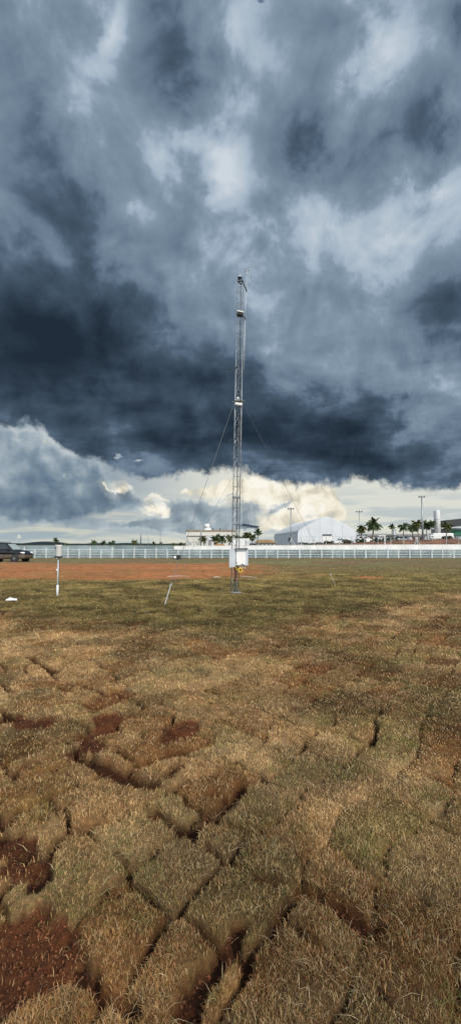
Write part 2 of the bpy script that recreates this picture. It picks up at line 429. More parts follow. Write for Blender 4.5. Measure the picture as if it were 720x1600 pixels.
def build_crumbs(N=26000):
    rng=np.random.default_rng(9)
    r=np.exp(rng.uniform(math.log(1.0),math.log(7.5),N*3)); p=rng.uniform(-.68,.4,N*3)
    x=r*np.sin(p); y=r*np.cos(p)
    h,gap,bare,strip,c,red,redfar,green,olive,_=terrain(x,y)
    keep=rng.random(len(x))<np.maximum(bare*.9,gap*.5)
    x,y,h,red=x[keep],y[keep],h[keep],red[keep]; n=len(x)
    s_=(.0025+.0075*rng.random(n)**4)
    o6=np.array([(1,0,0),(0,1,0),(-1,0,0),(0,-1,0),(0,0,.8),(0,0,-.6)])
    V=o6[None]*s_[:,None,None]*rng.uniform(.6,1.4,(n,6,3))
    V[:,:,0]+=x[:,None]; V[:,:,1]+=y[:,None]; V[:,:,2]+=(h+s_*.3)[:,None]
    tri=np.array([(0,1,4),(1,2,4),(2,3,4),(3,0,4),(1,0,5),(2,1,5),(3,2,5),(0,3,5)])
    loops=(np.arange(n)[:,None,None]*6+tri[None]).ravel().astype(np.int32)
    me=bpy.data.meshes.new('soil_crumbs'); me.vertices.add(n*6); me.loops.add(n*24); me.polygons.add(n*8)
    me.vertices.foreach_set('co',V.ravel()); me.loops.foreach_set('vertex_index',loops); me.polygons.foreach_set('loop_start',np.arange(0,n*24,3,dtype=np.int32))
    me.update(calc_edges=True)
    cc=np.ones((n,6,4),np.float32); cc[:,:,:3]=(red*rng.uniform(.6,2.0,n)[:,None])[:,None,:]
    me.attributes.new('tint','FLOAT_COLOR','POINT').data.foreach_set('color',cc.ravel())
    me.materials.append(bpy.data.materials['grass_blades'])
    o=bpy.data.objects.new('soil_crumbs',me); COL.objects.link(o)
    tag(o,'crumbs of red earth scattered in the gaps between the sods','soil',kind='stuff')
build_crumbs()

# ------------------------------------------------------------------ weather mast
DM=15.17; mb=gp(367,926); DM=mb.y
mast=thing('weather_mast','tall slim triangular lattice mast of galvanised steel with sensor arms and guy wires','mast',(mb.x,mb.y,0))
mast.rotation_euler=(0,R(1.12),0)
def zt(py): return at(367,py,DM).z
TOP=zt(441)
LEG=[(.137*math.cos(R(a)),.137*math.sin(R(a))) for a in (203,322,84)]
def tri(z): 
    k=1-.12*(z/TOP)
    return [Vector((a*k,b*k,z)) for a,b in LEG]
sec=[.0,zt(777),zt(632),zt(490),TOP]
for i in range(3):
    m=MB(); m.tube([tri(-.05)[i],tri(TOP)[i]],.0135,8); m.build('leg','galv',mast,True)
m=MB()
for s in range(4):
    z0,z1=sec[s],sec[s+1]; nn=max(2,round((z1-z0)/.34)); st=(z1-z0)/nn
    for k in range(nn):
        a=tri(z0+k*st); b=tri(z0+(k+1)*st)
        for i in range(3):
            j=(i+1)%3
            if k%2==0: m.tube([a[i],b[j]],.005,5,False)
            else: m.tube([a[j],b[i]],.005,5,False)
            m.tube([b[i],b[j]],.0055,5,False)
m.build('bracing','galv',mast)
for z in sec[1:4]:
    m=MB(); t=tri(z)
    for i in range(3):
        m.lathe((t[i].x,t[i].y,z-.03),[(.03,0),(.03,.06)],10)
        a,b=t[i],t[(i+1)%3]; m.tube([a+Vector((0,0,.01)),b+Vector((0,0,.01))],.018,6)
    m.build('splice_collar','galv',mast)
MB().box((0,0,.01),(.36,.34,.05),rz=.3,bev=.01).build('base_plate','galv',mast)
# top: plate + black and white dome sensor
m=MB(); t=tri(TOP)
for i in range(3): m.tube([t[i],t[(i+1)%3]],.02,6)
m.tube([t[0]+Vector((0,0,.0)),t[0]+Vector((.02,0,.14))],.014,6)
m.build('top_frame','dark',mast)
zc=zt(441)
m=MB().lathe((-.035,-.02,zc),[(.015,0),(.015,.10),(.03,.12),(.075,.135),(.08,.16),(.05,.175)],16); sen=m.build('radiation_sensor','dark',mast,True)
MB().lathe((-.035,-.02,zc+.172),[(.06,0),(.055,.025),(.03,.048),(.005,.055)],14).build('glass_dome','white',sen,True)
# top arm reaching right, leaning pole with wind sensor
p0=Vector((-.08,-.06,zt(438))); p1=Vector((.20,-.30,zt(462)))
MB().tube([p0,p0+Vector((.10,-.05,.0)),p1],.022,7).build('top_arm','dark',mast,True)
q0=Vector((.155,.0,zt(577))); q1=Vector((.165,-.05,zt(502))); q2=Vector((.185,-.10,zt(460))); q3=Vector((.20,-.12,zt(432)))
MB().tube([q0,q1],.014,7).tube([q1,q2],.012,7).tube([q2,q3],[.010,.008],7).build('wind_pole','galvw',mast,True)
ws=MB().lathe((q3.x,q3.y,q3.z-.02),[(.02,0),(.02,.07),(.012,.08)],10).tube([q3+Vector((-.02,0,0)),q3+Vector((.09,0,.0))],.009,6).tube([q3+Vector((.08,0,0)),q3+Vector((.075,0,-.42))],.006,6).build('wind_sensor','galvw',mast,True)
m=MB()
for k in range(3):
    a=2.1*k; e=q3+Vector((.085*math.cos(a),.085*math.sin(a),.16)); m.tube([q3+Vector((0,0,.16)),e],.005,5)
    m.lathe((e.x,e.y,e.z-.02),[(.012,0),(.026,.015),(.028,.04)],10)
m.tube([q3+Vector((0,0,.05)),q3+Vector((0,0,.18))],.007,6).tube([q3+Vector((.0,0,.12)),q3+Vector((.10,0,.22))],.008,5)
m.build('cup_rotor','galvw',ws)
# second level: white shade with dark underside and arm
z=zt(492)
MB().box((.0,-.06,z+.04),(.22,.24,.05),ry=R(12),bev=.01).build('sensor_shade','white',mast)
MB().box((.0,-.04,z-.02),(.20,.2,.07),ry=R(4),bev=.01).build('sensor_box','dark',mast)
MB().tube([(.04,-.08,z),(.19,-.16,zt(502))],.016,6).build('side_arm','dark',mast)
# left arms
def arm(px0,py0,px1,py1,mat,r,yo=-.1,nm='side_arm'):
    lean=math.tan(R(1.12))
    def L(px,py,y): 
        p=at(px,py,DM+y); return Vector((p.x-mb.x-lean*p.z,y,p.z))
    MB().tube([L(px0,py0,0),L(px1,py1,yo)],r,7).build(nm,mat,mast,True)
arm(372,573,359,577,'dark',.02,-.35); arm(366,686,357.5,689,'dark',.013,-.3)
arm(364,771,355,775,'galvw',.017,-.3); arm(370,828,352,828.5,'galv',.004,.0,'thin_antenna')
# guy level at 625-632
z=zt(628)
MB().tube([(-.21,-.02,z+.0),(.2,-.02,z+.045)],.013,6).tube([(-.1,.16,z+.03),(.1,-.2,z+.03)],.013,6).box((0,0,z+.03),(.27,.26,.03)).build('guy_bracket','galv',mast)
MB().box((.005,-.13,zt(632)-.03),(.24,.10,.085),ry=R(7),bev=.01).build('sensor_box','white',mast)
MB().lathe((-.03,-.1,zt(624)-.03),[(.035,0),(.05,.03),(.03,.07),(.01,.08)],12).build('small_dome','white',mast,True)
MB().box((0,-.05,zt(777)),(.25,.2,.07),bev=.01).build('junction_box','galv',mast)
MB().box((-.10,-.1,zt(692)),(.06,.06,.12),bev=.01).build('lower_junction_box','galv',mast)
for (c_,d_) in (((-.09,-.08,zt(818)),(.10,.08,.09)),((.03,-.08,zt(818)),(.1,.08,.07)),((.10,-.08,zt(804)),(.05,.05,.04))): MB().box(c_,d_,bev=.01).build('clamp_box','galv',mast)
# guy wires
lean=math.tan(R(1.12))
def loc(p): return Vector((p.x-mb.x-lean*p.z, p.y-mb.y, p.z))
gl=gp(257,945); gr_=gp(527,916); gb=Vector((mb.x+.6,mb.y+6.2,0))
for (g,side,frac) in ((gl,-1,.16),(gr_,1,.12)):
    a=loc(g); top=Vector((side*.17,-.02,zt(632)))
    e=a.lerp(top,.075 if side<0 else .085)
    w=MB().tube([e,top],.0065 if side<0 else .0045,5).build('guy_wire','wire',mast)
    m=MB().tube([a+Vector((0,0,-.08)),e],.012 if side<0 else .011,7).torus((e.x,e.y,e.z),.025,.007)
    m.build('anchor_rod','galvw' if side<0 else 'stick',mast)
e=loc(gl).lerp(Vector((-.17,-.02,zt(632))),.075); MB().tube([e+Vector((.05,0,.0)),Vector((-.15,-.02,zt(745)))],.0035,5).build('guy_wire','wire',mast)
# third guy runs away behind the mast
MB().tube([loc(gb),Vector((0,.16,zt(632)))],.0045,5).build('guy_wire','wire',mast)
# cable bundle inside the mast
m=MB()
for k in range(4):
    a=k*1.4; pts=[(.05*math.cos(a+z_*2)+.01,.05*math.sin(a+z_*2)-.01,z_) for z_ in np.linspace(.02,.95,9)]
    m.tube(pts,.010,5)
m.build('cable_bundle','cable',mast,True)
m=MB(); m.tube([(.02*math.cos(q*3)-.01,-.06,q) for q in np.linspace(.35,.9,7)],.011,5); m.tube([(.04+.02*math.cos(q*3),-.04,q) for q in np.linspace(.3,.9,7)],.009,5)
m.build('red_cable','redcable',mast,True)
m=MB(); m.tube([(.012+.01*math.sin(q),.02,q) for q in np.linspace(.9,zt(500),40)],.012,6); m.build('signal_cable','black',mast,True)

# solar panel, on its own arm high behind the cabinet
sp=at(391,822.5,DM-.1)
sol=thing('solar_panel','thin dark solar panel seen edge on, reaching right from the lattice mast','solar panel',(sp.x-.02,DM-.15,sp.z))
sol.rotation_euler=(R(9),R(9),R(-10))
MB().box((0,0,.003),(.58,.50,.025),bev=.004).build('frame','galv',sol)
MB().box((0,0,.019),(.54,.46,.006)).build('cell_sheet','solar',sol)
MB().box((0,0,-.013),(.50,.42,.006)).build('backing','dark',sol)
MB().tube([(-.46,.05,-.0),(-.2,.03,-.03),(.1,0,-.04)],.016,6).build('support_arm','galv',sol)

# ------------------------------------------------------------------ cabinet
p=at(377,884,DM-.22); q=at(377,857,DM-.22); ch=q.z-p.z; 
cab=thing('control_cabinet','white steel control cabinet with its grey outer door swung open on the mast','cabinet',(p.x+.015,DM-.24,p.z))
W=.40
MB().box((0,.09,ch/2),(W,.20,ch),bev=.012).build('cabinet_body','cabgrey',cab)
ip=MB().box((-.035,-.022,ch/2+.005),(W-.10,.03,ch-.03),bev=.008).build('inner_door','cabinet',cab)
for zz in (ch*.17,ch*.83): MB().lathe((-.165,-.046,zz-.015),[(.011,0),(.013,.015),(.011,.03)],10).build('lock','dark',ip)
MB().box((.02,-.04,ch*.085),(.10,.006,.028)).build('nameplate','cargrey',ip)
MB().box((0,-.025,ch+.008),(W+.02,.27,.012)).build('rain_lip','galv',cab)
d=MB(); 
hx=-W/2; an=R(243)
dx,dy=math.cos(an),math.sin(an); Ld=.42
d.box((hx+dx*Ld/2-.012,dy*Ld/2-.01,ch/2-.02),(Ld,.028,ch+.035),rz=an,bev=.006)
door=d.build('outer_door','cabgrey',cab)
for zz in (ch*.12,ch*.88): MB().lathe((hx-.008,-.012,zz-.03),[(.012,0),(.012,.06)],8).build('hinge','galv',cab)
for gx,gl_ in ((.02,.07),(.10,.09),(-.06,.07)): MB().lathe((gx,.05,-gl_),[(.013,0),(.013,gl_)],8).build('cable_gland','white',cab)
hp=at(374.8,891,DM-.27)
m=MB()
for k in range(4): m.torus((0+.004*k,-.012*k+.018,.0+.003*(k%2)),.062+.006*(k%3),.0105,'Y',22,7)
m.tube([(-.06,.0,.02),(-.12,.02,.03),(-.14,.05,.10)],.010,6)
hose=thing('hose_coil','coil of yellow hose hanging under the white cabinet','hose',(hp.x,hp.y,hp.z))
m.build('coil','yellow',hose,True); MB().tube([(0,0,.07),(.0,.01,.13)],.006,5).build('tie','white',hose)

# ------------------------------------------------------------------ rain gauge
g=gp(90,931.5); D=g.y
rg=thing('rain_gauge','white cylindrical rain gauge on a thin post in the grass at left','rain gauge',(g.x,g.y,0))
zb=at(90,870,D).z; ztop=at(90,851.5,D).z
MB().tube([(0,0,-.05),(0,0,zb)],.021,10).build('post','galvw',rg,True)
MB().tube([(0,0,-.04),(0,0,.34)],.034,10).build('sleeve','white',rg,True)
MB().tube([(.028,.02,.05),(.028,.02,zb)],.006,6).build('signal_cable','black',rg,True)
MB().lathe((-.035,0,at(90,890.5,D).z),[(.01,-.03),(.025,-.02),(.025,.02),(.01,.03)],10).build('clamp','white',rg,True)
hgt_=ztop-zb
MB().lathe((.005,0,zb+.02),[(.095,0),(.100,.01),(.100,hgt_*.86),(.107,hgt_*.88),(.107,hgt_-.03),(.098,hgt_-.02),(.02,hgt_-.12)],24).build('collector','whitedirty',rg,True)
MB().lathe((.005,0,zb-.012),[(.04,-.02),(.112,-.008),(.118,.0),(.118,.03),(.10,.034)],24).build('base_ring','dark',rg,True)
MB().box((-.075,-.082,zb+hgt_*.74),(.05,.012,.035),rz=-.75).build('badge','dark',rg)
MB().tube([(.08,.02,ztop-.1),(.085,.02,ztop+.14)],.003,5).build('bird_spike','galv',rg)

# ------------------------------------------------------------------ car
def make_car(name,label,paint,lower,scale_h=1.0,suv=True):
    c=thing(name,label,'car')
    # stations along x (nose at +): (x, zlow, zbelt, halfwidth)
    st=[(-2.10,.55,.85,.62),(-2.02,.32,.98,.78),(-1.70,.27,1.02,.86),(-1.0,.26,1.03,.88),(0,.26,1.0,.89),(.75,.26,.99,.88),(1.2,.28,.93,.87),(1.65,.28,.86,.83),(1.95,.30,.74,.74),(2.08,.36,.62,.60)]
    def loft(rows,nm,mt,par):
        m=MB(); vs=[];n=len(rows[0])
        for r_ in rows: vs+=r_
        fs=[]
        for i in range(len(rows)-1):
            for k in range(n): fs.append((i*n+k,(i+1)*n+k,(i+1)*n+(k+1)%n,i*n+(k+1)%n))
        fs.append(tuple(range(n))); fs.append(tuple(range(len(rows)*n-1,(len(rows)-1)*n-1,-1)))
        return m.add(vs,fs).build(nm,mt,par,True)
    up=[];lo=[]
    for x,zl,zb_,w in st:
        zm=.62 if zl<.5 else .7
        zm=min(zm,zb_-.02)
        up.append([(x,-w,zm),(x,-w*1.0,(zm+zb_)/2),(x,-w*.95,zb_-.03),(x,-w*.80,zb_+.02),(x,0,zb_+.05),(x,w*.80,zb_+.02),(x,w*.95,zb_-.03),(x,w,(zm+zb_)/2),(x,w,zm)])
        lo.append([(x,-w*.93,zl),(x,-w*1.004,zl+.08),(x,-w*1.004,zm+.01),(x,0,zm+.01),(x,w*1.004,zm+.01),(x,w*1.004,zl+.08),(x,w*.93,zl)])
    body=loft(up,'body',paint,c); loft(lo,'lower_body',lower,c)
    gs=[(-2.0,.98,.66,1.02),(-1.75,1.0,.70,1.38),(-1.3,1.0,.72,1.52),(-.5,1.0,.73,1.57),(.05,1.0,.72,1.55),(.35,1.0,.70,1.45),(.98,.98,.68,1.0)]
    rows=[[(x,-w,zb_-.02),(x,-w*.97,zb_),(x,-w*.86,(zb_+zt_)/2+.02),(x,-w*.74,zt_-.03),(x,-w*.6,zt_),(x,w*.6,zt_),(x,w*.74,zt_-.03),(x,w*.86,(zb_+zt_)/2+.02),(x,w*.97,zb_),(x,w,zb_-.02)] for x,zb_,w,zt_ in gs]
    loft(rows,'cabin',paint,c)
    for s in (-1,1):
        for (xa,xb,xc,xd) in ((-1.55,-.62,-.62,-1.35),(-.52,.62,.22,-.52)):
            m=MB(); yb=.70*s; yt=.585*s
            m.add([(xa,yb+.012*s,1.04),(xb,yb+.012*s,1.04),(xc,yt+.02*s,1.44),(xd,yt+.02*s,1.45),(xa,yb-.02*s,1.04),(xb,yb-.02*s,1.04),(xc,yt-.02*s,1.44),(xd,yt-.02*s,1.45)],
                  [(0,1,2,3),(7,6,5,4),(0,4,5,1),(1,5,6,2),(2,6,7,3),(3,7,4,0)])
            m.build('side_window','glass',c)
        MB().box((1.82,.62*s,.76),(.36,.24,.13),rz=-.38*s,bev=.03).build('headlight','lens',c)
        MB().lathe((0,0,-.02),[(.05,0),(.06,.02),(.05,.05)],10).build('fog_light','lens',c).matrix_local=Matrix.Translation((1.93,.58*s,.44))@Matrix.Rotation(R(80),4,'Y')
        MB().box((.62,.93*s,1.04),(.12,.18,.12),bev=.02).build('mirror',paint,c)
    m=MB(); m.add([(.97,-.60,1.015),(.97,.60,1.015),(.40,.50,1.455),(.40,-.50,1.455),(.93,-.60,1.0),(.93,.60,1.0),(.36,.50,1.44),(.36,-.50,1.44)],[(0,1,2,3),(7,6,5,4),(0,4,5,1),(1,5,6,2),(2,6,7,3),(3,7,4,0)])
    m.build('windscreen','paleglass',c)  # windscreen glint put into the base colour as pale glass
    MB().box((2.03,0,.55),(.08,.9,.16),bev=.02).build('grille','black',c)
    for s in (-1,1): MB().tube([(-1.4,s*.5,1.53),(-1.35,s*.5,1.60),(-.1,s*.5,1.63),(-.05,s*.5,1.56)],.018,6).build('roof_rail','black',c)
    for x in (-1.28,1.22):
        for s in (-1,1):
            w=MB(); prof=[(.20,-.10),(.31,-.10),(.335,-.06),(.335,.06),(.31,.10),(.20,.10)]
            o=w.lathe((0,0,0),prof,24).build('wheel','black',c,True); o.matrix_local=Matrix.Translation((x,.80*s,.335))@Matrix.Rotation(R(90),4,'X')
            rm=MB(); rm.lathe((0,0,-.105),[(.05,0),(.05,.01)],12); rm.lathe((0,0,-.08),[(.19,0),(.19,.16)],20)
            for k in range(5):
                a=k*2*math.pi/5; rm.box((.10*math.cos(a),.10*math.sin(a),.104*1),(.17,.035,.02),rz=a); rm.box((.10*math.cos(a),.10*math.sin(a),-.104),(.17,.035,.02),rz=a)
            rm.build('rim','chrome',o)
            MB().torus((x,.84*s,.36),.385,.035,'Y',24,6).build('wheel_arch','black',c,True)
    return c
g=gp(28,879)
car=make_car('parked_car','dark blue car with dusty lower body parked at the left edge by the rails','carpaint','cardust')
car.location=(g.x-1.35,g.y+.9,0); car.rotation_euler=(0,0,R(-7)); car.scale=(1,1,1.10)

# ------------------------------------------------------------------ rails and walls by the far edge
DF=gp(360,872.3).y
XL,XR=-34,34
rf=thing('rail_fence','long white post and rail fence across the whole field','fence',(0,DF,0))
sp_=17.15*DF/711*CT
k0=int(XL/sp_); 
thick=MB(); 
for k in range(k0,-k0+1):
    x=k*sp_+.32
    jt=random.uniform(-.02,.02); jz=random.uniform(-.03,.03)
    if k%2==0: MB().box((x,-.03,.50+jz),(.15,.09,1.06),ry=jt,bev=.02).build('post','railw',rf)
    else: MB().box((x,.02,.60+jz),(.08,.07,1.28),ry=jt,bev=.012).build('post','whitedirty',rf)
for z,hh in ((.97,.045),(.72,.055),(.42,.055),(.15,.05)):
    MB().box((0,.075,z),(XR-XL,.04,hh)).build('rail','railw',rf)
sh=thing('sheet_fence','low grey corrugated sheet fence running behind the white rails','fence',(0,DF+.9,0))
def corr(x0,x1,h_):
    m=MB(); n=14; vs=[];fs=[]
    for i in range(n*6+1):
        z=h_*i/(n*6); y=.02*math.sin(i/6*2*math.pi)
        vs+=[(x0,y,z),(x1,y,z)]
    fs=[(2*i,2*i+1,2*i+3,2*i+2) for i in range(n*6)]
    return m.add(vs,fs)
xs=at(272,860,DF+.9).x
L=5.2; x=XL
while x<XR:
    x2=min(x+L,xs) if x<xs-.01 else min(x+L,XR)
    corr(x+.01,x2-.01,1.42 if x<xs-.01 else .98).build('sheet_panel',random.choice(('sheet','sheet','sheet_b','sheet_c')),sh); 
    MB().box((x,.05,.58),(.06,.06,1.42 if x<xs-.01 else .98)).build('stud','galv',sh)
    x=x2
ww=MB(); y0=DF+6; x0=at(270,853,y0).x; x1=46
poly=[(x0,-.2),(x1,-.2),(x1,1.56),(at(600,851,y0).x,1.50),(at(430,852,y0).x,1.42),(x0,1.33)]
ww.prism(poly,0,.25); w_=thing('white_barrier_wall','long smooth white barrier wall behind the rails, centre to right edge','wall',(0,y0,0)); ww.build('wall','white',w_)
MB().prism([(x0,1.33),(at(430,852,y0).x,1.42),(at(600,851,y0).x,1.50),(x1,1.56),(x1,1.60),(at(600,851,y0).x,1.54),(at(430,852,y0).x,1.46),(x0,1.37)],-.03,.28).build('coping','white',w_)

# small clutter
def lump(name,label,cat,px,py,sx,sy,sz,mat,seed,pts=16):
    g=gp(px,py); rr=random.Random(seed); m=MB(); vs=[];fs=[]
    n=14;rings=6
    for i in range(rings):
        t=i/(rings-1)
        for k in range(n):
            a=2*math.pi*k/n; q=(1-t**1.6)*(1+.28*math.sin(3*a+seed)+.2*rr.uniform(-1,1))
            vs.append((q*sx*math.cos(a),q*sy*math.sin(a),sz*(t**.7)*(1+.5*rr.uniform(-1,1)*(t>0))*(1 if t<1 else .9)))
    for i in range(rings-1):
        for k in range(n): fs.append((i*n+k,i*n+(k+1)%n,(i+1)*n+(k+1)%n,(i+1)*n+k))
    m.add(vs,fs); o=m.build(name,mat); o.location=(g.x,g.y,gh(g.x,g.y)+.02); tag(o,label,cat); return o
lump('plastic_bag','crumpled white plastic bag lying on the grass at left','bag',19,941.5,.14,.09,.06,'plastic',3)
lump('plastic_scrap','small pale plastic scrap lying against the rails at left','litter',121,871.6,.32,.2,.22,'plastic',8)
g=gp(279,874)
bx=thing('equipment_box','small dark box with round white lamp on the ground before the rails','box',(g.x,g.y-1.2,0))
MB().box((0,0,.28),(.75,.5,.42),bev=.05).build('case','black',bx); MB().lathe((0,0,0),[(.12,0),(.14,.03),(.10,.06)],14).build('lamp','plastic',bx).matrix_local=Matrix.Translation((-.2,-.24,.26))@Matrix.Rotation(R(90),4,'X')
MB().box((0,0,.04),(.9,.6,.08)).build('foot','dark',bx)
for (a,b,lab) in (((262,900.5),(296,901.5),'pale straight stick lying on the soil behind the left guy wire'),((334,905),(345,903.5),'short pale stick lying left of the mast foot'),((377,903),(401,905),'pale stick lying right of the mast foot')):
    A,B=gp(*a),gp(*b); A.z=gh(A.x,A.y)+.035; B.z=gh(B.x,B.y)+.035; mid=A.lerp(B,.5)+Vector((0,.05,.015))
    o=MB().tube([A,mid,B],[.022,.026,.014],6).build('stick','stick'); tag(o,lab,'stick')

# ------------------------------------------------------------------ embankment
def bank():
    xs_=np.linspace(8.5,75,180); ys=np.linspace(DF+9,DF+34,40); X,Y=np.meshgrid(xs_,ys,indexing='ij')
    t=(Y-ys[0])/(ys[-1]-ys[0])
    prof=sst(0,.22,t)*(1-sst(.7,1,t)); 
    H=prof*(1.55+.75*sst(10,34,X))*sst(8.5,13,X)
    H=H+prof*.25*(fbm(X.ravel()*.5,Y.ravel()*.6,4,201).reshape(X.shape)-.5)*1.3-.03
    n,m_=X.shape; vs=np.stack([X,Y,H],-1).reshape(-1,3)
    fs=[(i*m_+j,(i+1)*m_+j,(i+1)*m_+j+1,i*m_+j+1) for i in range(n-1) for j in range(m_-1)]
    b=MB(); b.v=[tuple(v) for v in vs]; b.f=fs
    o=b.build('embankment','earth',None,True); tag(o,None,None,kind='structure')
bank()
def bankz(x): return (1.55+.75*float(sst(10,34,np.array(x))))*float(sst(8.5,13,np.array(x)))

# bushes
def leafball(m,c,rx,ry,rz,n,s,rr):
    for i in range(n):
        v=Vector((rr.gauss(0,1),rr.gauss(0,1),rr.gauss(0,1))).normalized()*rr.uniform(.45,1)**.5
        p=Vector(c)+Vector((v.x*rx,v.y*ry,v.z*rz)); a=Vector((rr.uniform(-1,1),rr.uniform(-1,1),rr.uniform(-1,1))).normalized()*s; b=a.cross(Vector((rr.uniform(-1,1),rr.uniform(-1,1),rr.uniform(-1,1)))).normalized()*s*.6
        m.add([p-a,p+b,p+a,p-b],[(0,1,2,3)])
bl=[(484,1.0,.45,'low dark bush at the hangar end of the earth bank'),(513,.8,.4,'small bush on the bank below the hangar door'),(540,1.3,.55,'wide bush on the bank before the hangar right end'),(563,1.0,.6,'dark bush on the bank below the leftmost tall palm'),(592,.9,.45,'bush on the bank left of the white gatepost'),(614,1.5,.9,'tall spiky bush on the bank below the small lone palm'),(700,1.0,.5,'low bush on the bank near the right edge')]
for i,(px,w,h_,lab) in enumerate(bl):
    rr=random.Random(i); Y=DF+17; x=at(px,850,Y).x; z=bankz(x)
    t=thing('bush',lab,'bush',(x,Y,z),0,'bushes on the earth bank')
    m=MB(); 
    for k in range(4): leafball(m,(rr.uniform(-w*.6,w*.6),rr.uniform(-.4,.4),h_*rr.uniform(.3,.6)),w*.45,.4,h_*.5,90,.11,rr)
    m.build('foliage','leaf',t); MB().tube([(0,0,-.2),(.05,0,h_*.6)],.04,5).build('stem','trunk',t)

# wire fence on the bank foot
Y=DF+9.5
wf=thing('wire_fence','thin wire mesh fence with pale posts along the earth bank','fence',(0,Y,0))
px_list=[452,480,509,534,559,579,590,610,630,674.5-43+20,697.5]
for px in [470,490,509,530,549,569,590,610,630,651,697,716]:
    x=at(px,850,Y).x; zt_=at(px,838.5,Y).z; MB().tube([(x,0,-.1),(x,0,zt_)],.045,6).build('post','galvw',wf)
m=MB(); xa,xb=at(466,850,Y).x,at(735,850,Y).x
for z in (1.7,2.1,2.55): m.tube([(xa,0,z),(xb,0,z)],.008,4,False)
m.build('wires','wire',wf)
x=at(600.5,850,Y-1).x; o=thing('gate_post','thick white gatepost with crosspiece standing before the earth bank','post',(x,Y-1,0))
MB().box((0,0,1.3),(.13,.13,2.9),bev=.02).build('post','white',o); MB().box((-.35,0,2.68),(.9,.08,.09)).build('crosspiece','white',o)
for k,(px,lab) in enumerate(((651,'white A shaped brace standing right, left of the sign'),(455,'pale A shaped brace before the hangar side door'))):
    Yb=Y-1.5; x=at(px,850,Yb).x; zt_=at(px,842,Yb).z
    o=thing('brace_frame',lab,'brace',(x,Yb,0),0,'A shaped braces behind the white wall')
    MB().tube([(-.95,0,.4),(0,0,zt_)],.05,6).build('strut','galvw',o); MB().tube([(.95,0,.4),(0,0,zt_)],.05,6).build('strut','galvw',o)
    MB().tube([(0,0,0),(0,0,zt_+.3)],.05,6).build('post','galvw',o)
x=at(674.5,850,Y+4).x; zs=at(674,838,Y+4).z
o=thing('sign_board','small white sign board with dark stripe on a post by the bank','sign',(x,Y+4,0))
MB().tube([(0,0,0),(0,0,zs)],.05,6).build('post','galvw',o); b_=MB().box((0,-.06,zs),(.48,.04,.42),bev=.01).build('board','white',o); MB().box((0,-.085,zs+.0),(.36,.01,.12)).build('stripe','dark',b_)

# ------------------------------------------------------------------ hangar tent
A=at(465,850,150); B=at(430,850,197); ax=math.atan2(B.y-A.y,B.x-A.x)-math.pi/2
hz=lambda py,Y: at(465,py,Y).z
zE=at(465,829.5,150).z; zR=at(506,807,150).z
wid=(at(556,850,151).x-A.x)/math.cos(ax)
hg=thing('hangar_tent','huge white fabric hangar with grey ridged roof and pointed gable','hangar',(A.x,A.y,0),ax)
LD=50
prof=[(0,0),(0,zE-.9),(.12,zE-.2),(.7,zE+.35),(wid*.2,zE+(zR-zE)*.47),(wid*.35,zE+(zR-zE)*.77),(wid*.5,zR)]
prof=prof+[(wid-x_,z_) for x_,z_ in prof[-2::-1]]
MB().prism(prof,0,.3).build('gable_wall','tent',hg)
m=MB(); n=len(prof)
vs=[];fs=[]
SEG=11
for s in range(SEG+1):
    for (x_,z_) in prof: vs.append((x_,.3+s*(LD-.3)/SEG,z_))
for s in range(SEG):
    for k in range(1,n-2): fs.append((s*n+k,s*n+k+1,(s+1)*n+k+1,(s+1)*n+k))
m.add(vs,fs).build('roof','tentroof',hg)
m=MB(); m.box((-.02,LD/2,(zE-.9)/2),(.12,LD-.6,zE-.9)); m.box((wid+.02,LD/2,(zE-.9)/2),(.12,LD-.6,zE-.9)); m.build('side_wall','tent',hg)
m=MB()
for s in range(SEG+1):
    yy=.35+s*(LD-.5)/SEG; m.tube([(x_-(.03 if x_<wid/2 else -.03),yy,z_+.04) for x_,z_ in prof],.09,5,False)
m.build('ribs','tent',hg)
MB().prism(prof,LD,LD+.2).build('rear_wall','tent',hg)
def hx(px): return (at(px,850,150).x-A.x)/math.cos(ax)
dr=MB().box(((hx(504)+hx(518.5))/2,-.06,at(500,841,150).z/2+.3),(hx(518.5)-hx(504),.1,at(500,837,150).z)).build('door','white',hg)
MB().box(((hx(504)+hx(518.5))/2,-.12,at(500,835.8,150).z),(hx(518.5)-hx(504),.14,.42)).build('lintel_opening','dark',hg)
MB().box(((hx(528)+hx(536))/2,-.08,at(500,842.4,150).z),(hx(536)-hx(528),.12,.3)).build('vent','dark',hg)
for px in (483,500,519,536): MB().box((hx(px),-.02,(zR+zE)/2-1.2 if px in(500,519) else zE/2+1.2),(.06,.06,(zR+zE)-3 if px in (500,519) else zE+2)).build('seam','cabgrey',hg)
MB().box((-.12,13.5,1.9),(.1,4.6,3.8)).build('side_door','dark',hg)
for (px,lab) in ((474,'grey car parked by the hangar left corner'),(495,'grey car parked right of the other before the hangar')):
    c=make_car('distant_car',lab,'cargrey','cargrey'); c.location=(at(px,850,140).x,140,.6); tag(c,lab,'car','grey cars before the hangar'); c.rotation_euler=(0,0,0 if px==474 else math.pi)

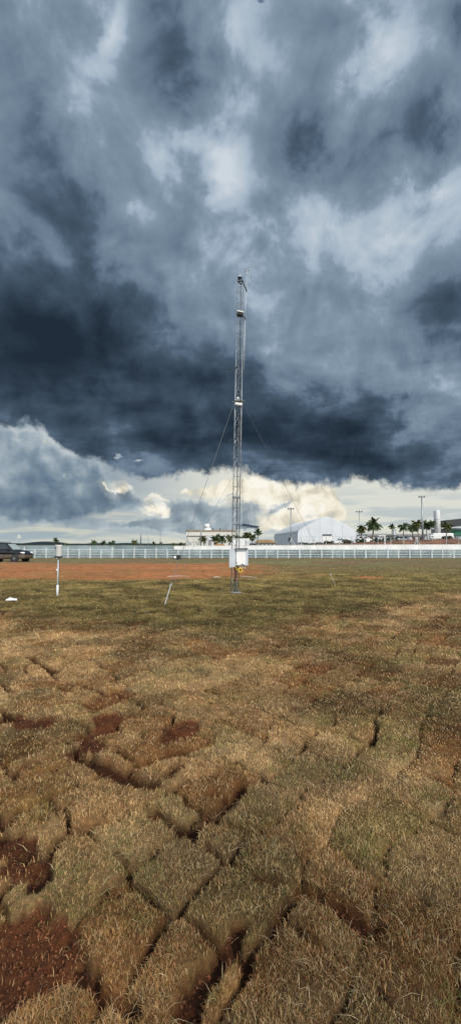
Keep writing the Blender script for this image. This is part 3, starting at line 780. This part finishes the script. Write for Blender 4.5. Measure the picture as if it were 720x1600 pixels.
# ------------------------------------------------------------------ palms
def make_palm(seed,label,hgt=6.5,cr=1.9,nf=32,mat='frond',fan=False):
    rr=random.Random(seed); t=thing('palm_tree',label,'palm tree')
    bend=rr.uniform(-.35,.35); pts=[(bend*(k/6)**2,.1*math.sin(k),hgt*k/6) for k in range(7)]
    MB().tube([(pts[0][0],pts[0][1],-.5)]+pts,[.24,.20,.17,.15,.14,.13,.12,.13],7).build('trunk','trunk',t,True)
    c=Vector(pts[-1]); m=MB()
    for i in range(nf):
        az=i*2.399+rr.uniform(-.2,.2); el=rr.uniform(-.35,1.35) if not fan else rr.uniform(-.6,1.5)
        Lf=cr*rr.uniform(.8,1.1); p=c.copy(); d=Vector((math.cos(az)*math.cos(el),math.sin(az)*math.cos(el),math.sin(el)))
        N=9; side=Vector((-math.sin(az),math.cos(az),0)); rach=[p.copy()]
        for k in range(N):
            d=(d+Vector((0,0,-.17 if not fan else -.05))).normalized(); p=p+d*Lf/N; rach.append(p.copy())
            t_=k/(N-1); ll=cr*.34*(math.sin(math.pi*min(1,.18+t_*.8))**.8)
            for s in (-1,1):
                for q in (0,.5):
                    b=p-d*(Lf/N)*q; tip=b+side*s*ll*.8+d*ll*.55+Vector((0,0,-ll*rr.uniform(.35,.75)))
                    m.add([b-d*.075,b+d*.075,tip],[(0,1,2)]); m.add([b-d*.05,b+d*.06,tip+Vector((rr.uniform(-.1,.1),rr.uniform(-.1,.1),-ll*.3))],[(0,1,2)])
        m.tube(rach,[.025]*5+[.015]*5,4,False)
    m.build('crown',mat,t)
    if not fan:
        n_=MB()
        for i in range(8):
            a=rr.uniform(0,6.28); n_.lathe((c.x+.16*math.cos(a),c.y+.16*math.sin(a),c.z-.28),[(.03,0),(.09,.06),(.09,.12),(.03,.18)],6)
        n_.build('fruit_cluster','stick',t)
    return t
G='palm trees beyond the field'
protoA=make_palm(1,'x'); protoB=make_palm(2,'x',6.5,1.7,30,'frond2'); protoC=make_palm(3,'x',6.5,1.3,22,'frond',True); protoD=make_palm(5,'x',6.5,2.0,26)
used=set()
palms=[ # px, py top, crown width px, Y, proto, base z, label
 (564,820,15,112,protoB,1.4,'yellowish palm left of the tallest crowned palm, beside the hangar'),
 (581,810,22,112,protoA,1.4,'broad round crowned palm beyond the bank, second right of the hangar'),
 (611,819,9,118,protoC,1.4,'small slim lone palm standing left of the grey pillar'),
 (629,816,16,112,protoD,1.4,'loose palm with drooping left frond right of the grey pillar'),
 (643,817,16,114,protoA,1.4,'palm touching its taller neighbour, left of the tall floodlight mast'),
 (652.5,812,16,108,protoB,1.4,'tall palm immediately left of the tall floodlight mast'),
 (666,813,16,112,protoA,1.4,'palm immediately right of the tall floodlight mast'),
 (673,812,14,110,protoD,1.4,'palm touching the left side of the white silo'),
 (696,815,16,92,protoB,1.6,'dark palm before the green fronted building'),
 (319,837,13,125,protoB,0,'bushy short palm standing alone left of the mast'),
 (337,835,15,112,protoA,0,'leftmost palm of the clump before the long cream building'),
 (347,836,14,116,protoD,0,'second palm of the clump before the long cream building'),
 (358,835,14,112,protoB,0,'palm just left of the lattice mast'),
 (370,836,14,114,protoA,0,'palm seen through the lattice mast'),
 (378,835,13,118,protoD,0,'palm above the white container right of the mast'),
 (386,831,14,112,protoB,0,'bushy palm at the right end of the white container'),
 (394,833,13,112,protoA,0,'dense palm between the white container and the thin tall palm'),
 (402,827,11,112,protoC,0,'thin tall palm standing right of the clump by the mast'),
 (88,841,9,170,protoC,0,'tiny star shaped palm rising above the rain gauge'),
 (103,849,11,170,protoA,0,'squat far palm just right of the rain gauge'),
 (147,844,10,170,protoA,0,'leftmost palm of the three far ones, thickest crown'),
 (162,845,8,175,protoC,0,'middle palm of the three far ones, thin crown'),
 (175,844,10,175,protoD,0,'rightmost palm of the three far ones, wide crown'),
 (209,843,10,150,protoB,0,'round crowned far palm standing left of a tall pole'),
 (241,847,7,160,protoC,0,'small far palm left of the shorter pole'),
 (251,847,8,160,protoA,0,'small far palm at the foot of a pole'),
 (272,848,8,160,protoB,0,'small far palm near the left end of the white wall'),
 (282,848,7,165,protoC,0,'tiny far palm behind the left guy wire'),
]
for (px,pyt,cw,Y,pr,bz,lab) in palms:
    tp=at(px,pyt,Y); s_cr={id(protoA):1.9,id(protoB):1.7,id(protoC):1.3,id(protoD):2.0}[id(pr)]
    want=cw/2*Y/F/.74; sc=want/s_cr
    H=tp.z-bz-want*.62; sz=sc
    first=id(pr) not in used
    o=pr if first else dup(pr,(0,0,0))
    used.add(id(pr)); o['label']=lab; o['group']=G
    # uniform crown scale; trunk stretched by its own z scale
    o.location=(tp.x,Y,bz); o.rotation_euler=(0,0,random.uniform(0,6.28)); o.scale=(sc,sc,sc)
    k=H/(6.5*sc)
    for ch in o.children:
        if ch.name.startswith('trunk'): ch.scale=(1,1,k)
        else: ch.location=(0,0,6.5*(k-1))

# ------------------------------------------------------------------ poles
def pole(px,py,Y,lab,r=.09,bar=True,name='floodlight_mast',cat='pole',base=0):
    p=at(px,py,Y); t=thing(name,lab,cat,(p.x,Y,base),0,'tall slender poles beyond the rails')
    MB().tube([(0,0,-.2),(0,0,p.z-base)],[r*1.5,r*.8],8).build('shaft','galv',t,True)
    if bar:
        MB().box((0,0,p.z-base),(1.5*Y/110,.12,.14)).build('crossbar','galv',t)
        for s in (-1,0,1): MB().box((s*.6*Y/110,-.12,p.z-base+.16),(.34*Y/110,.2,.24),rx=.3,bev=.03).build('lamp_head','galv',t)
    return t
pole(658,777,100,'tallest floodlight mast, standing among the palms at right',.17,True,base=1.2)
pole(560.5,800,120,'slender mast rising behind the yellowish palm',.11,True,base=1.2)
pole(454,795.5,95,'slender mast with small crossbar before the hangar side',.12)
pole(314,809.5,120,'slender pole left of the lone bushy palm',.12,False)
pole(220.5,815,130,'tallest of the far poles at left, right of the round palm',.14,False)
pole(232,838,140,'short thin pole between two taller poles at left',.09,False)
pole(251,831,130,'medium pole rising from a small far palm',.11,False)
pole(293,843.5,110,'short post of the gantry behind the left guy wire',.09,False)
p=at(293,845,110); o=thing('low_gantry','thin horizontal pipe gantry on posts behind the left guy wire','gantry',(p.x,112,0))
for dx in (0,1.3,2.6): MB().tube([(dx,0,0),(dx,0,p.z+.5)],.05,5).build('post','galv',o)
MB().tube([(-.4,0,p.z-.3),(3.6,0,p.z-.3)],.05,5).build('beam','galv',o)

# ------------------------------------------------------------------ buildings
def bld(name,lab,cat,pxa,pxb,pyt,Y,depth,mat,base=0,**k):
    a=at(pxa,pyt,Y); b=at(pxb,pyt,Y); t=thing(name,lab,cat,((a.x+b.x)/2,Y,base)); w=b.x-a.x; h_=a.z-base
    MB().box((0,depth/2,h_/2),(w,depth,h_)).build('wall',mat,t); return t,w,h_
t,w,h_=bld('terminal_building','long low cream building with thin dark roof edge behind the palms','building',291,366,829.5,215,22,'wallc')
MB().box((0,11,h_+.18),(w+1,23,.4)).build('roof','roofbrown',t)
for k in range(6): MB().box((-w*.42+k*w*.165,-.06,h_*.22),(w*.06,.1,h_*.12)).build('window','paleglass',t)
MB().box((0,-.25,h_*.70),(w*.98,.5,.25)).build('canopy','roofgrey',t)
for px in (332,343.5): x=at(px,829,215).x-t.location.x; MB().box((x,2,h_+.8),(.5,.5,1.0)).build('roof_vent','dark',t)
p=at(324,827,216); t2=thing('roof_tank','white round tank on a tapered stand above the cream building roof','tank',(p.x,217,h_+.3))
MB().lathe((0,0,0),[(2.2,0),(1.6,.8),(.9,1.5)],14).build('stand','wallw',t2); MB().lathe((-.3,0,1.4),[(1.2,0),(1.35,.3),(1.35,1.3),(1.0,1.7)],16).build('vessel','white',t2,True)
t,w,h_=bld('storage_container','plain white container box standing behind the mast','container',362,389.5,841.8,100,6,'white')
MB().box((0,3,h_+.04),(w+.1,6.1,.1)).build('roof','whitedirty',t); MB().box((w*.30,-.03,h_*.48),(.06,.06,h_*.9)).build('door_seam','galv',t)
for k in range(2): MB().box((w*(.33+.1*k),-.05,h_*.5),(.04,.05,h_*.7)).build('lock_bar','galv',t)
t,w,h_=bld('low_shed','low building with brown tiled roof between mast and hangar','shed',402,430,848,125,8,'wallc')
r=MB().prism([(-w/2-.5,h_),(w/2+.5,h_),(w/2-1.2,h_+.85),(-w/2+.6,h_+.85)],-.6,8.6).build('roof','roofbrown',t)
for k in range(4): MB().box((-w*.33+k*w*.22,-.05,h_*.55),(w*.1,.08,h_*.4)).build('opening','dark',t)
t,w,h_=bld('white_annex','pale low annex seen in front of the cream building','building',322,334,838.5,150,8,'wallw')
MB().box((0,4,h_+.1),(w+.4,8.4,.22)).build('roof','whitedirty',t); MB().box((0,-.05,h_*.4),(1.1,.08,h_*.7)).build('door','roofgrey',t)
# orange machine
xx=at(343,850,105).x
o=thing('site_machine','orange wheeled site machine under the palm clump','machine',(xx,105,0))
MB().box((0,0,1.15),(2.2,1.3,.9),bev=.12).build('body','orange',o); MB().box((-.9,0,1.75),(.9,1.1,.8),bev=.08).build('cab','orange',o); MB().box((-.9,-.58,1.8),(.6,.04,.45)).build('window','glass',o)
for s in (-1,1): MB().lathe((0,0,-.15),[(.2,0),(.5,.02),(.5,.28),(.2,.3)],18).build('wheel','black',o,True).matrix_local=Matrix.Translation((s*.75,-.6,.5))@Matrix.Rotation(R(90),4,'X')
# right side low buildings behind the bank
t,w,h_=bld('long_shed','long white shed with grey roof behind the palms at right','shed',573,664,837.2,132,10,'wallw')
MB().prism([(-w/2-.4,h_),(w/2+.4,h_),(w/2+.1,h_+.5),(-w/2,h_+.5)],-.5,10.5).build('roof','roofgrey',t)
for k,(a_,b_) in enumerate(((577,581),(585,589),(594,597),(606,610),(617,620),(632,637),(645,648),(655,659))):
    xa=at(a_,840,132).x-t.location.x; xb=at(b_,840,132).x-t.location.x
    MB().box(((xa+xb)/2,-.06,h_*.72),(xb-xa,.1,h_*.34)).build('window','glass',t)
p=at(615.5,828,105); o=thing('grey_pillar','thick grey ventilation pillar right of the small lone palm','pillar',(p.x,105,1.0))
MB().box((0,0,(p.z-1)/2),(.62,.6,p.z-1),bev=.05).build('shaft','cabgrey',o); MB().box((0,0,p.z-1),(.72,.7,.12)).build('cap','galv',o)
for i,(px,lab,Y) in enumerate(((569,'white van parked right beside the hangar end',118),(625,'white van parked beyond the bank under the drooping palm',116),(606,'white car beyond the bank left of the pillar',114))):
    c=make_car('parked_vehicle',lab,'carwhite','carwhite'); c.location=(at(px,850,Y).x,Y,1.75); tag(c,lab,'car' if 'car' in lab.split()[:2] else 'van','white vehicles beyond the bank'); c.rotation_euler=(0,0,.1+i*3.0)
    if i<2: c.scale=(1.1,1,1.25)
# yard platform under those things
yd=MB().box((62,DF+75,.6),(96,90,1.5)); o=yd.build('yard','earth'); tag(o,None,None,kind='structure')
p=at(681.5,797,120); pb=at(681.5,832,120)
o=thing('storage_silo','tall white cylindrical silo rising behind the white tank','silo',(p.x,120,1.3))
r_=(at(686.5,800,120).x-at(677,800,120).x)/2
MB().lathe((0,0,0),[(r_,0),(r_,p.z-1.6),(r_*.9,p.z-1.4),(r_*.3,p.z-1.25)],24).build('shell','wallw',o,True)
MB().tube([(-r_*.7,-r_*.8,0),(-r_*.7,-r_*.8,p.z-1.5)],.06,5).build('downpipe','galv',o)
m=MB(); 
for z in np.arange(2,p.z-2,2.4): m.torus((0,0,z),r_+.01,.035,'Z',24,5)
m.build('hoop','galv',o)
a=at(676,833,104); b=at(708.5,833,104); o=thing('tanker_trailer','long pale trailer tank with dark stripe right of the palms','trailer',((a.x+b.x)/2,104,1.3)); w=b.x-a.x
MB().box((0,1.3,(a.z-1.3)*.5+.35),(w,2.5,a.z-1.3-.7),bev=.15).build('body','carwhite',o); MB().box((0,.03,(a.z-1.3)*.55),(w*.98,.05,.12)).build('stripe','roofgrey',o)
for dx in (-.34,-.2,.25,.37): MB().lathe((0,0,-.15),[(.2,0),(.45,.02),(.45,.28),(.2,.3)],16).build('wheel','black',o,True).matrix_local=Matrix.Translation((w*dx,.4,.42))@Matrix.Rotation(R(90),4,'X')
a=at(692,818,128); o=thing('airport_building','dark roofed building with glass front and green band at right edge','building',(a.x,128,1.2))
W2=26; hR=a.z-1.2
MB().box((W2/2+1,6,hR/2-.6),(W2-1,11,hR-1.4)).build('wall','roofgrey',o)
MB().prism([(-1.2,hR-.1),(.2,hR+.9),(W2,hR+3.4),(W2+2,hR+3.2),(W2+2,hR+1.7),(3,hR-.9)],-2.2,12).build('roof','dark',o)
zz=at(700,826,128).z-1.2
MB().box((W2/2+1,.42,hR-2.6),(W2-1.2,.1,2.6)).build('glass_front','paleglass',o)
for k in range(12): MB().box((1.2+k*2.2,.33,hR-2.6),(.12,.1,2.6)).build('mullion','dark',o)
MB().box((W2/2+1,.2,at(700,832,128).z-1.2),(W2-.9,.5,1.55)).build('green_band','greenpaint',o)
MB().box((W2/2+2.6,-.3,1.3),(W2-3,.3,2.3)).build('lower_wall','sheet',o)
x=at(712.5,850,100).x; o=thing('small_kiosk','small pale kiosk at the right edge before the dark roofed building','kiosk',(x,100,1.3)); MB().box((0,0,.65),(.5,.5,1.3),bev=.04).build('body','wallw',o); MB().box((0,0,1.34),(.6,.6,.08)).build('roof','roofgrey',o)
# red flag-like panels between the palms
p=at(648,840,106); o=thing('red_barrier','small red slatted barrier between the palms left of the mast','barrier',(p.x,106,1.3))
for k in range(4): MB().box((-.6+k*.4,0,.8),(.12,.06,1.5)).build('slat','redcloth',o)
MB().box((0,.05,1.2),(1.6,.05,.1)).build('rail','redcloth',o)

# ------------------------------------------------------------------ far land
def ridge(name,pts,Y,thick,mat,kind,label=None,rough=.6,seed=1):
    """pts: (px, py) silhouette at distance Y built as a mound with real depth"""
    xs_=[at(px,py,Y) for px,py in pts]
    X=np.linspace(xs_[0].x,xs_[-1].x,160); Z=np.interp(X,[p.x for p in xs_],[p.z for p in xs_])
    T=np.linspace(-1,1,13); m=MB(); 
    nz=fbm(X*(40/Y),X*0+seed,5,300+seed)
    for x,z,q in zip(X,Z,nz):
        for t in T: m.v.append((x,Y+t*thick,max(-2,(z*(1+rough*(q-.5)))*(1-t*t)**.7-1*(abs(t)==1))))
    n=13
    for i in range(len(X)-1):
        for j in range(n-1): m.f.append((i*n+j,(i+1)*n+j,(i+1)*n+j+1,i*n+j+1))
    o=m.build(name,mat,None,True); tag(o,label,'woods' if kind=='stuff' else None,None,kind); return o
ridge('hills',[(-200,850),(0,849),(45,849),(60,848.6),(66,847.6),(74,846),(80,846.2),(84,848),(90,849.5),(120,850)],2600,300,'hill','structure',rough=.05)
ridge('far_woods',[(-300,849),(0,849),(100,849.2),(105,848.5),(135,849.5),(150,848.5),(200,848.8),(260,849.3),(420,849),(600,848),(900,848)],900,60,'farleaf','stuff','dark line of distant woods along the left horizon',rough=.9)

# ------------------------------------------------------------------ sky
SUN_EL,SUN_AZ=R(34),R(140)     # azimuth measured clockwise from +Y (towards +X)
sd=Vector((math.sin(SUN_AZ)*math.cos(SUN_EL),math.cos(SUN_AZ)*math.cos(SUN_EL),math.sin(SUN_EL)))
ld=bpy.data.lights.new('sun','SUN'); ld.energy=3.15; ld.angle=R(4); ld.color=(1,.90,.76)
lo=bpy.data.objects.new('sun',ld); COL.objects.link(lo); lo.rotation_euler=sd.to_track_quat('Z','Y').to_euler(); lo.location=(0,0,50)

world=bpy.data.worlds.new('World'); scene.world=world; world.use_nodes=True; nt=world.node_tree
for n in list(nt.nodes): nt.nodes.remove(n)
N=lambda t: nt.nodes.new(t)
def lk(a,b): nt.links.new(a,b)
def setin(sock,v):
    if isinstance(v,(int,float)): sock.default_value=v
    elif isinstance(v,(tuple,list)): sock.default_value=v if len(sock.default_value)==len(v) else (*v,1)
    else: lk(v,sock)
def mth(op,a,b=0,c=0,clamp=False):
    n=N('ShaderNodeMath'); n.operation=op; n.use_clamp=clamp; setin(n.inputs[0],a); setin(n.inputs[1],b); setin(n.inputs[2],c); return n.outputs[0]
def add(a,b): return mth('ADD',a,b)
def sub(a,b): return mth('SUBTRACT',a,b)
def mul(a,b): return mth('MULTIPLY',a,b)
def vec(x,y,z=0):
    n=N('ShaderNodeCombineXYZ'); setin(n.inputs[0],x);setin(n.inputs[1],y);setin(n.inputs[2],z); return n.outputs[0]
def ss(lo_,hi,x,a=0,b=1):
    n=N('ShaderNodeMapRange'); n.interpolation_type='SMOOTHSTEP'; setin(n.inputs[0],x); setin(n.inputs[1],lo_); setin(n.inputs[2],hi); setin(n.inputs[3],a); setin(n.inputs[4],b); return n.outputs[0]
def lin(lo_,hi,x,a,b):
    n=N('ShaderNodeMapRange'); n.clamp=True; setin(n.inputs[0],x); setin(n.inputs[1],lo_); setin(n.inputs[2],hi); setin(n.inputs[3],a); setin(n.inputs[4],b); return n.outputs[0]
def noise(v,scale,det=5,rough=.5,dist=0,lac=2.0):
    n=N('ShaderNodeTexNoise'); lk(v,n.inputs['Vector']); n.inputs['Scale'].default_value=scale; n.inputs['Detail'].default_value=det
    n.inputs['Roughness'].default_value=rough; n.inputs['Distortion'].default_value=dist; n.inputs['Lacunarity'].default_value=lac; return n
def vop(op,a,b):
    n=N('ShaderNodeVectorMath'); n.operation=op; setin(n.inputs[0],a); setin(n.inputs[1],b); return n.outputs[0]
def cmix(f,a,b):
    n=N('ShaderNodeMix'); n.data_type='RGBA'; setin(n.inputs[0],f); setin(n.inputs[6],a); setin(n.inputs[7],b); return n.outputs[2]
def ramp(x,stops,interp='LINEAR'):
    n=N('ShaderNodeValToRGB'); lk(x,n.inputs[0]); cr=n.color_ramp; cr.interpolation=interp
    while len(cr.elements)<len(stops): cr.elements.new(.5)
    for e,(p_,c_) in zip(cr.elements,stops): e.position=p_; e.color=(*c_,1)
    return n.outputs[0]
def srgb(r,g,b):
    f=lambda c:(c/255/12.92 if c/255<=.04045 else ((c/255+.055)/1.055)**2.4)
    return (f(r),f(g),f(b))
tc=N('ShaderNodeTexCoord'); D3=tc.outputs['Generated']
sx=N('ShaderNodeSeparateXYZ'); lk(D3,sx.inputs[0]); X_,Y_,Z_=sx.outputs
den=mth('MAXIMUM',add(Y_,1.0),.03)
S=mth('DIVIDE',mul(X_,2),den); T=mth('DIVIDE',mul(Z_,2),den)      # stereographic map of the heavens about due north
def st(px,py):
    r=Vector(ray(px,py)).normalized(); return (2*r.x/(1+r.y),2*r.z/(1+r.y))
P0=vec(S,T)
# cloud-deck plane coordinates (perspective of a flat cloud base)
zc_=add(mth('MAXIMUM',Z_,0),.16)
PL=vec(mth('DIVIDE',X_,zc_),mth('DIVIDE',Y_,zc_))
nA=noise(PL,1.3,6,.55,.2); nB=noise(D3,5.5,7,.55,.3); nC=noise(D3,16,5,.6,.2)
def ctr(n): return vop('SUBTRACT',n.outputs['Color'],(.5,.5,.5))
def scl(v,k):
    n=N('ShaderNodeVectorMath'); n.operation='SCALE'; lk(v,n.inputs[0]); n.inputs['Scale'].default_value=k; return n.outputs[0]
PW=vop('ADD',vop('ADD',P0,scl(ctr(nA),.16)),vop('ADD',scl(ctr(nB),.17),scl(ctr(nC),.06)))
PWs=vop('ADD',P0,vop('ADD',scl(ctr(nB),.05),scl(ctr(nC),.045)))
def blobs(lst,P=None):
    out=None
    for (px,py,wx,wy,rot,amp) in lst:
        c=st(px,py); k=1/F*1.0
        # local scale of the map at this elevation
        a=st(px+10,py); b=st(px,py+10); kx=math.dist(a,c)/10; ky=math.dist(b,c)/10
        mp=N('ShaderNodeMapping'); mp.vector_type='TEXTURE'; lk(P or PW,mp.inputs[0]); mp.inputs['Location'].default_value=(c[0],c[1],0)
        mp.inputs['Rotation'].default_value=(0,0,R(rot)); mp.inputs['Scale'].default_value=(wx*kx*2.35,wy*ky*2.35,1e6)
        d=N('ShaderNodeTexGradient'); d.gradient_type='QUADRATIC_SPHERE'; lk(mp.outputs[0],d.inputs[0]); g_=d.outputs['Fac']
        out=mul(g_,amp) if out is None else mth('MULTIPLY_ADD',g_,amp,out)
    return out
DECK=[ # px,py,wx,wy,rotation deg (ccw),amp   brightness of the storm deck
 (60,480,210,110,0,-.30),(120,560,210,80,-10,-.26),(40,600,160,80,0,-.14),(110,325,50,60,-20,-.16),(330,690,260,48,0,-.26),(600,700,220,48,0,-.30),(520,640,190,45,5,-.17),
 (330,600,130,45,0,-.12),(255,120,62,150,6,-.26),(20,180,45,150,0,-.12),(480,205,100,50,20,-.20),(610,225,110,45,20,-.16),(695,120,48,120,-15,-.2),(550,25,130,30,0,-.12),
 (690,470,70,50,20,-.22),(440,290,45,80,-25,-.14),(285,350,45,35,0,-.10),(60,260,60,60,0,-.06),(580,300,30,40,0,-.12),(280,60,70,60,0,-.06),(490,100,50,50,0,-.04),
 (155,45,22,75,0,.30),(130,180,50,70,0,.10),(350,268,66,38,-20,.32),(365,60,45,80,-15,.16),(605,85,45,75,-20,.24),(530,340,80,34,0,.20),(695,295,55,40,15,.26),(380,180,30,60,-20,.10),
 (480,430,160,75,0,.03),(380,520,110,50,0,.12),(690,600,70,34,20,.18),(640,380,70,40,0,.16),(590,520,60,50,0,.06),(270,440,60,70,0,.05),(230,330,25,25,0,.14),(440,560,90,40,0,.05),(620,610,90,35,10,.1)]
Lf=add(add(blobs(DECK),.50),ss(.35,.75,T,0,.11))
nG=noise(D3,8,5,.55,.5); nG2=noise(vop('ADD',D3,(-.02,0,-.035)),8,5,.55,.5)
detail=add(add(mul(sub(nG.outputs['Fac'],nG2.outputs['Fac']),.42),mul(sub(nA.outputs['Fac'],.5),.22)),add(mul(sub(nB.outputs['Fac'],.5),.33),mul(sub(nC.outputs['Fac'],.5),.27)))
Lf=add(Lf,detail)
nH=noise(vec(mul(S,2.2),mul(T,9)),1.7,6,.6,.4)
Lf=add(Lf,mul(mul(sub(nH.outputs['Fac'],.5),ss(.62,.15,T)),.62))
Lf=add(add(Lf,.035),add(ss(.60,.68,Lf,-.02,.07),ss(.36,.46,Lf,-.05,.04)))
# unseen deck behind the camera brightened, added as soft fill light
Lf=add(Lf,ss(.2,-.5,Y_,0,.42))
deck=ramp(Lf,[(0,srgb(33,45,58)),(.12,srgb(44,58,73)),(.28,srgb(65,82,99)),(.45,srgb(92,111,131)),(.62,srgb(124,143,161)),(.80,srgb(158,176,193)),(1,srgb(203,213,222))])
# opening over the horizon
fc=N('ShaderNodeFloatCurve'); cm=fc.mapping; cu=cm.curves[0]
edge=[(-60,655),(0,664),(60,670),(90,700),(150,725),(185,745),(235,755),(275,752),(300,738),(360,740),(420,752),(455,760),(560,757),(640,762),(720,755),(800,755)]
pts=[]
for (px,py) in edge:
    s_,t_=st(px,py); pts.append(((s_+2)/4,t_/.6))
pts=[(0,.25)]+pts+[(1,.22)]
while len(cu.points)<len(pts): cu.points.new(.5,.5)
for p_,q_ in zip(cu.points,pts): p_.location=q_; p_.handle_type='AUTO_CLAMPED'
cm.update()
sw=N('ShaderNodeSeparateXYZ'); lk(PWs,sw.inputs[0])
lk(lin(-2,2,sw.outputs[0],0,1),fc.inputs['Value']); fc.inputs['Factor'].default_value=1
eb=mul(fc.outputs[0],.6)
over=sub(add(sw.outputs[1],mul(sub(nB.outputs['Fac'],.5),.05)),eb)
deckmask=ss(-.006,.014,add(over,mul(sub(noise(D3,38,6,.65,.5).outputs['Fac'],.5),.045)))
# holes
nE=noise(D3,22,6,.6,.4); nF=noise(D3,60,4,.6,.2)
stc=vop('ADD',P0,vop('ADD',scl(ctr(nE),.05),scl(ctr(nF),.018)))
holes=blobs([(183,712,13,6,0,.95),(213,719,9,5,10,.8),(204,742,5,12,0,.6),(212,752,10,4,0,.4)],stc)
deckmask=mul(deckmask,ss(.62,.45,holes))
# --- clear air low down: NISHITA sky veiled by pale haze
sky=N('ShaderNodeTexSky'); sky.sky_type='NISHITA'; sky.sun_disc=False; sky.sun_elevation=SUN_EL; sky.sun_rotation=SUN_AZ
elr=ramp(lin(0,.25,T,0,1),[(0,srgb(205,212,206)),(.25,srgb(213,217,210)),(.6,srgb(221,222,212)),(1,srgb(205,208,203))])
left_=ramp(lin(0,.25,T,0,1),[(0,srgb(174,187,190)),(.25,srgb(152,168,178)),(.6,srgb(132,151,167)),(1,srgb(140,158,174))])
low=cmix(ss(-.36,.02,sw.outputs[0]),left_,elr)
# thin streaks along the horizon
stv=vec(mul(S,4.0),mul(T,34)); nS=noise(stv,1.6,5,.55,.3)
low=cmix(mul(ss(.46,.66,nS.outputs['Fac']),ss(.14,.02,T,0,.55)),low,srgb(232,226,200))
low=cmix(mul(ss(.54,.40,nS.outputs['Fac']),ss(.16,.05,T,0,.5)),low,srgb(158,172,182))
# cumulus: sunlit heads
heads=blobs([(345,775,36,16,0,1.1),(395,765,42,22,0,1.2),(440,785,50,32,0,1.2),(490,785,36,34,20,1.15),(515,800,26,22,0,.8),(185,768,24,18,-30,1.1),(240,790,24,18,0,1.1),(255,800,16,16,0,.8),(410,815,50,18,0,.7),(160,760,20,10,-20,.7),(28,847,24,5,0,.6),(290,770,20,8,0,.6)],stc)
hm=ss(.42,.62,heads)
puff=noise(D3,24,5,.5,.25); puff2=noise(vop('ADD',D3,(-.012,0,-.015)),24,5,.5,.25)
relief=add(add(mul(sub(puff.outputs['Fac'],puff2.outputs['Fac']),1.25),.52),mul(sub(heads,.9),.16))
headcol=ramp(relief,[(.2,srgb(188,188,180)),(.40,srgb(218,212,192)),(.52,srgb(240,233,213)),(.72,srgb(251,247,234))])
low=cmix(hm,low,headcol)
# grey bodies in front of them
bodies=blobs([(330,805,62,26,0,1.2),(290,812,40,22,0,1.0),(385,800,26,18,0,.9),(60,720,90,44,0,1.0),(30,685,60,26,0,.8),(90,780,120,26,0,1.3),(40,800,80,22,0,1.0),(170,783,60,11,-4,.95),(120,745,60,22,0,.9),(230,822,90,8,0,.8),(437,790,12,7,0,.9),(425,796,10,5,20,.7),(448,784,9,5,0,.6),(484,802,14,4,0,.65),(500,806,14,3,0,.5),(485,797,12,3,10,.5),(300,822,90,9,0,.8),(590,818,60,3,0,.55)],stc)
bm=ss(.34,.80,bodies)
bn=noise(D3,9,6,.55,.3)
bt=add(add(add(mul(sub(bn.outputs['Fac'],.5),1.1),mul(sub(puff.outputs['Fac'],puff2.outputs['Fac']),.9)),.5),ss(-.75,.05,S,-.05,.22))
bt=add(bt,blobs([(60,790,130,22,0,-.36),(60,685,60,22,0,.30),(120,705,40,16,0,.2),(30,660,50,15,0,.15),(140,780,80,12,0,-.22),(110,745,70,15,0,-.1)],PWs))
bt=add(bt,add(ss(.95,.50,bodies,0,.30),mul(sub(nE.outputs['Fac'],.5),.5)))
bodycol=ramp(bt,[(.0,srgb(70,92,115)),(.3,srgb(96,118,138)),(.55,srgb(128,146,160)),(.8,srgb(164,178,187)),(1,srgb(198,206,208))])
low=cmix(mul(bm,.86),low,bodycol)
heads2=blobs([(188,768,14,8,-25,.85),(165,758,12,5,-20,.6),(238,792,16,8,0,.85),(256,803,10,12,0,.8),(100,742,16,4,0,.5),(70,690,26,7,-15,.55)],stc)
low=cmix(ss(.34,.66,heads2),low,headcol)
col=cmix(deckmask,low,deck)
col=scl(col,1.0); col.node.operation='SCALE'; lk(ss(.1,-.6,Y_,1.0,1.9),col.node.inputs['Scale'])   # sky behind the camera scaled up, an added unseen fill for the ground
# a chink of blue
chink=blobs([(404,0,15,8,0,1.0)],PWs)
bg1=N('ShaderNodeBackground'); lk(col,bg1.inputs[0]); bg1.inputs[1].default_value=1.0
bg2=N('ShaderNodeBackground'); lk(sky.outputs[0],bg2.inputs[0]); bg2.inputs[1].default_value=.1
ms=N('ShaderNodeMixShader'); lk(mul(ss(.5,.8,chink),.8),ms.inputs[0]); lk(bg1.outputs[0],ms.inputs[1]); lk(bg2.outputs[0],ms.inputs[2])
out=N('ShaderNodeOutputWorld'); lk(ms.outputs[0],out.inputs[0])

# ------------------------------------------------------------------ camera and output
cd=bpy.data.cameras.new('camera'); cd.sensor_fit='VERTICAL'; cd.sensor_height=36; cd.lens=36*F/1600; cd.clip_start=.05; cd.clip_end=20000
co=bpy.data.objects.new('camera',cd); COL.objects.link(co); co.location=(0,0,EYE); co.rotation_euler=(math.pi/2+TH,0,0); scene.camera=co
scene.cycles.max_bounces=4; scene.cycles.diffuse_bounces=2; scene.cycles.glossy_bounces=2
world.cycles.sampling_method='MANUAL'; world.cycles.sample_map_resolution=256
vs=scene.view_settings; vs.view_transform='Standard'; vs.look='None'; vs.gamma=1; vs.exposure=0; vs.use_curve_mapping=False
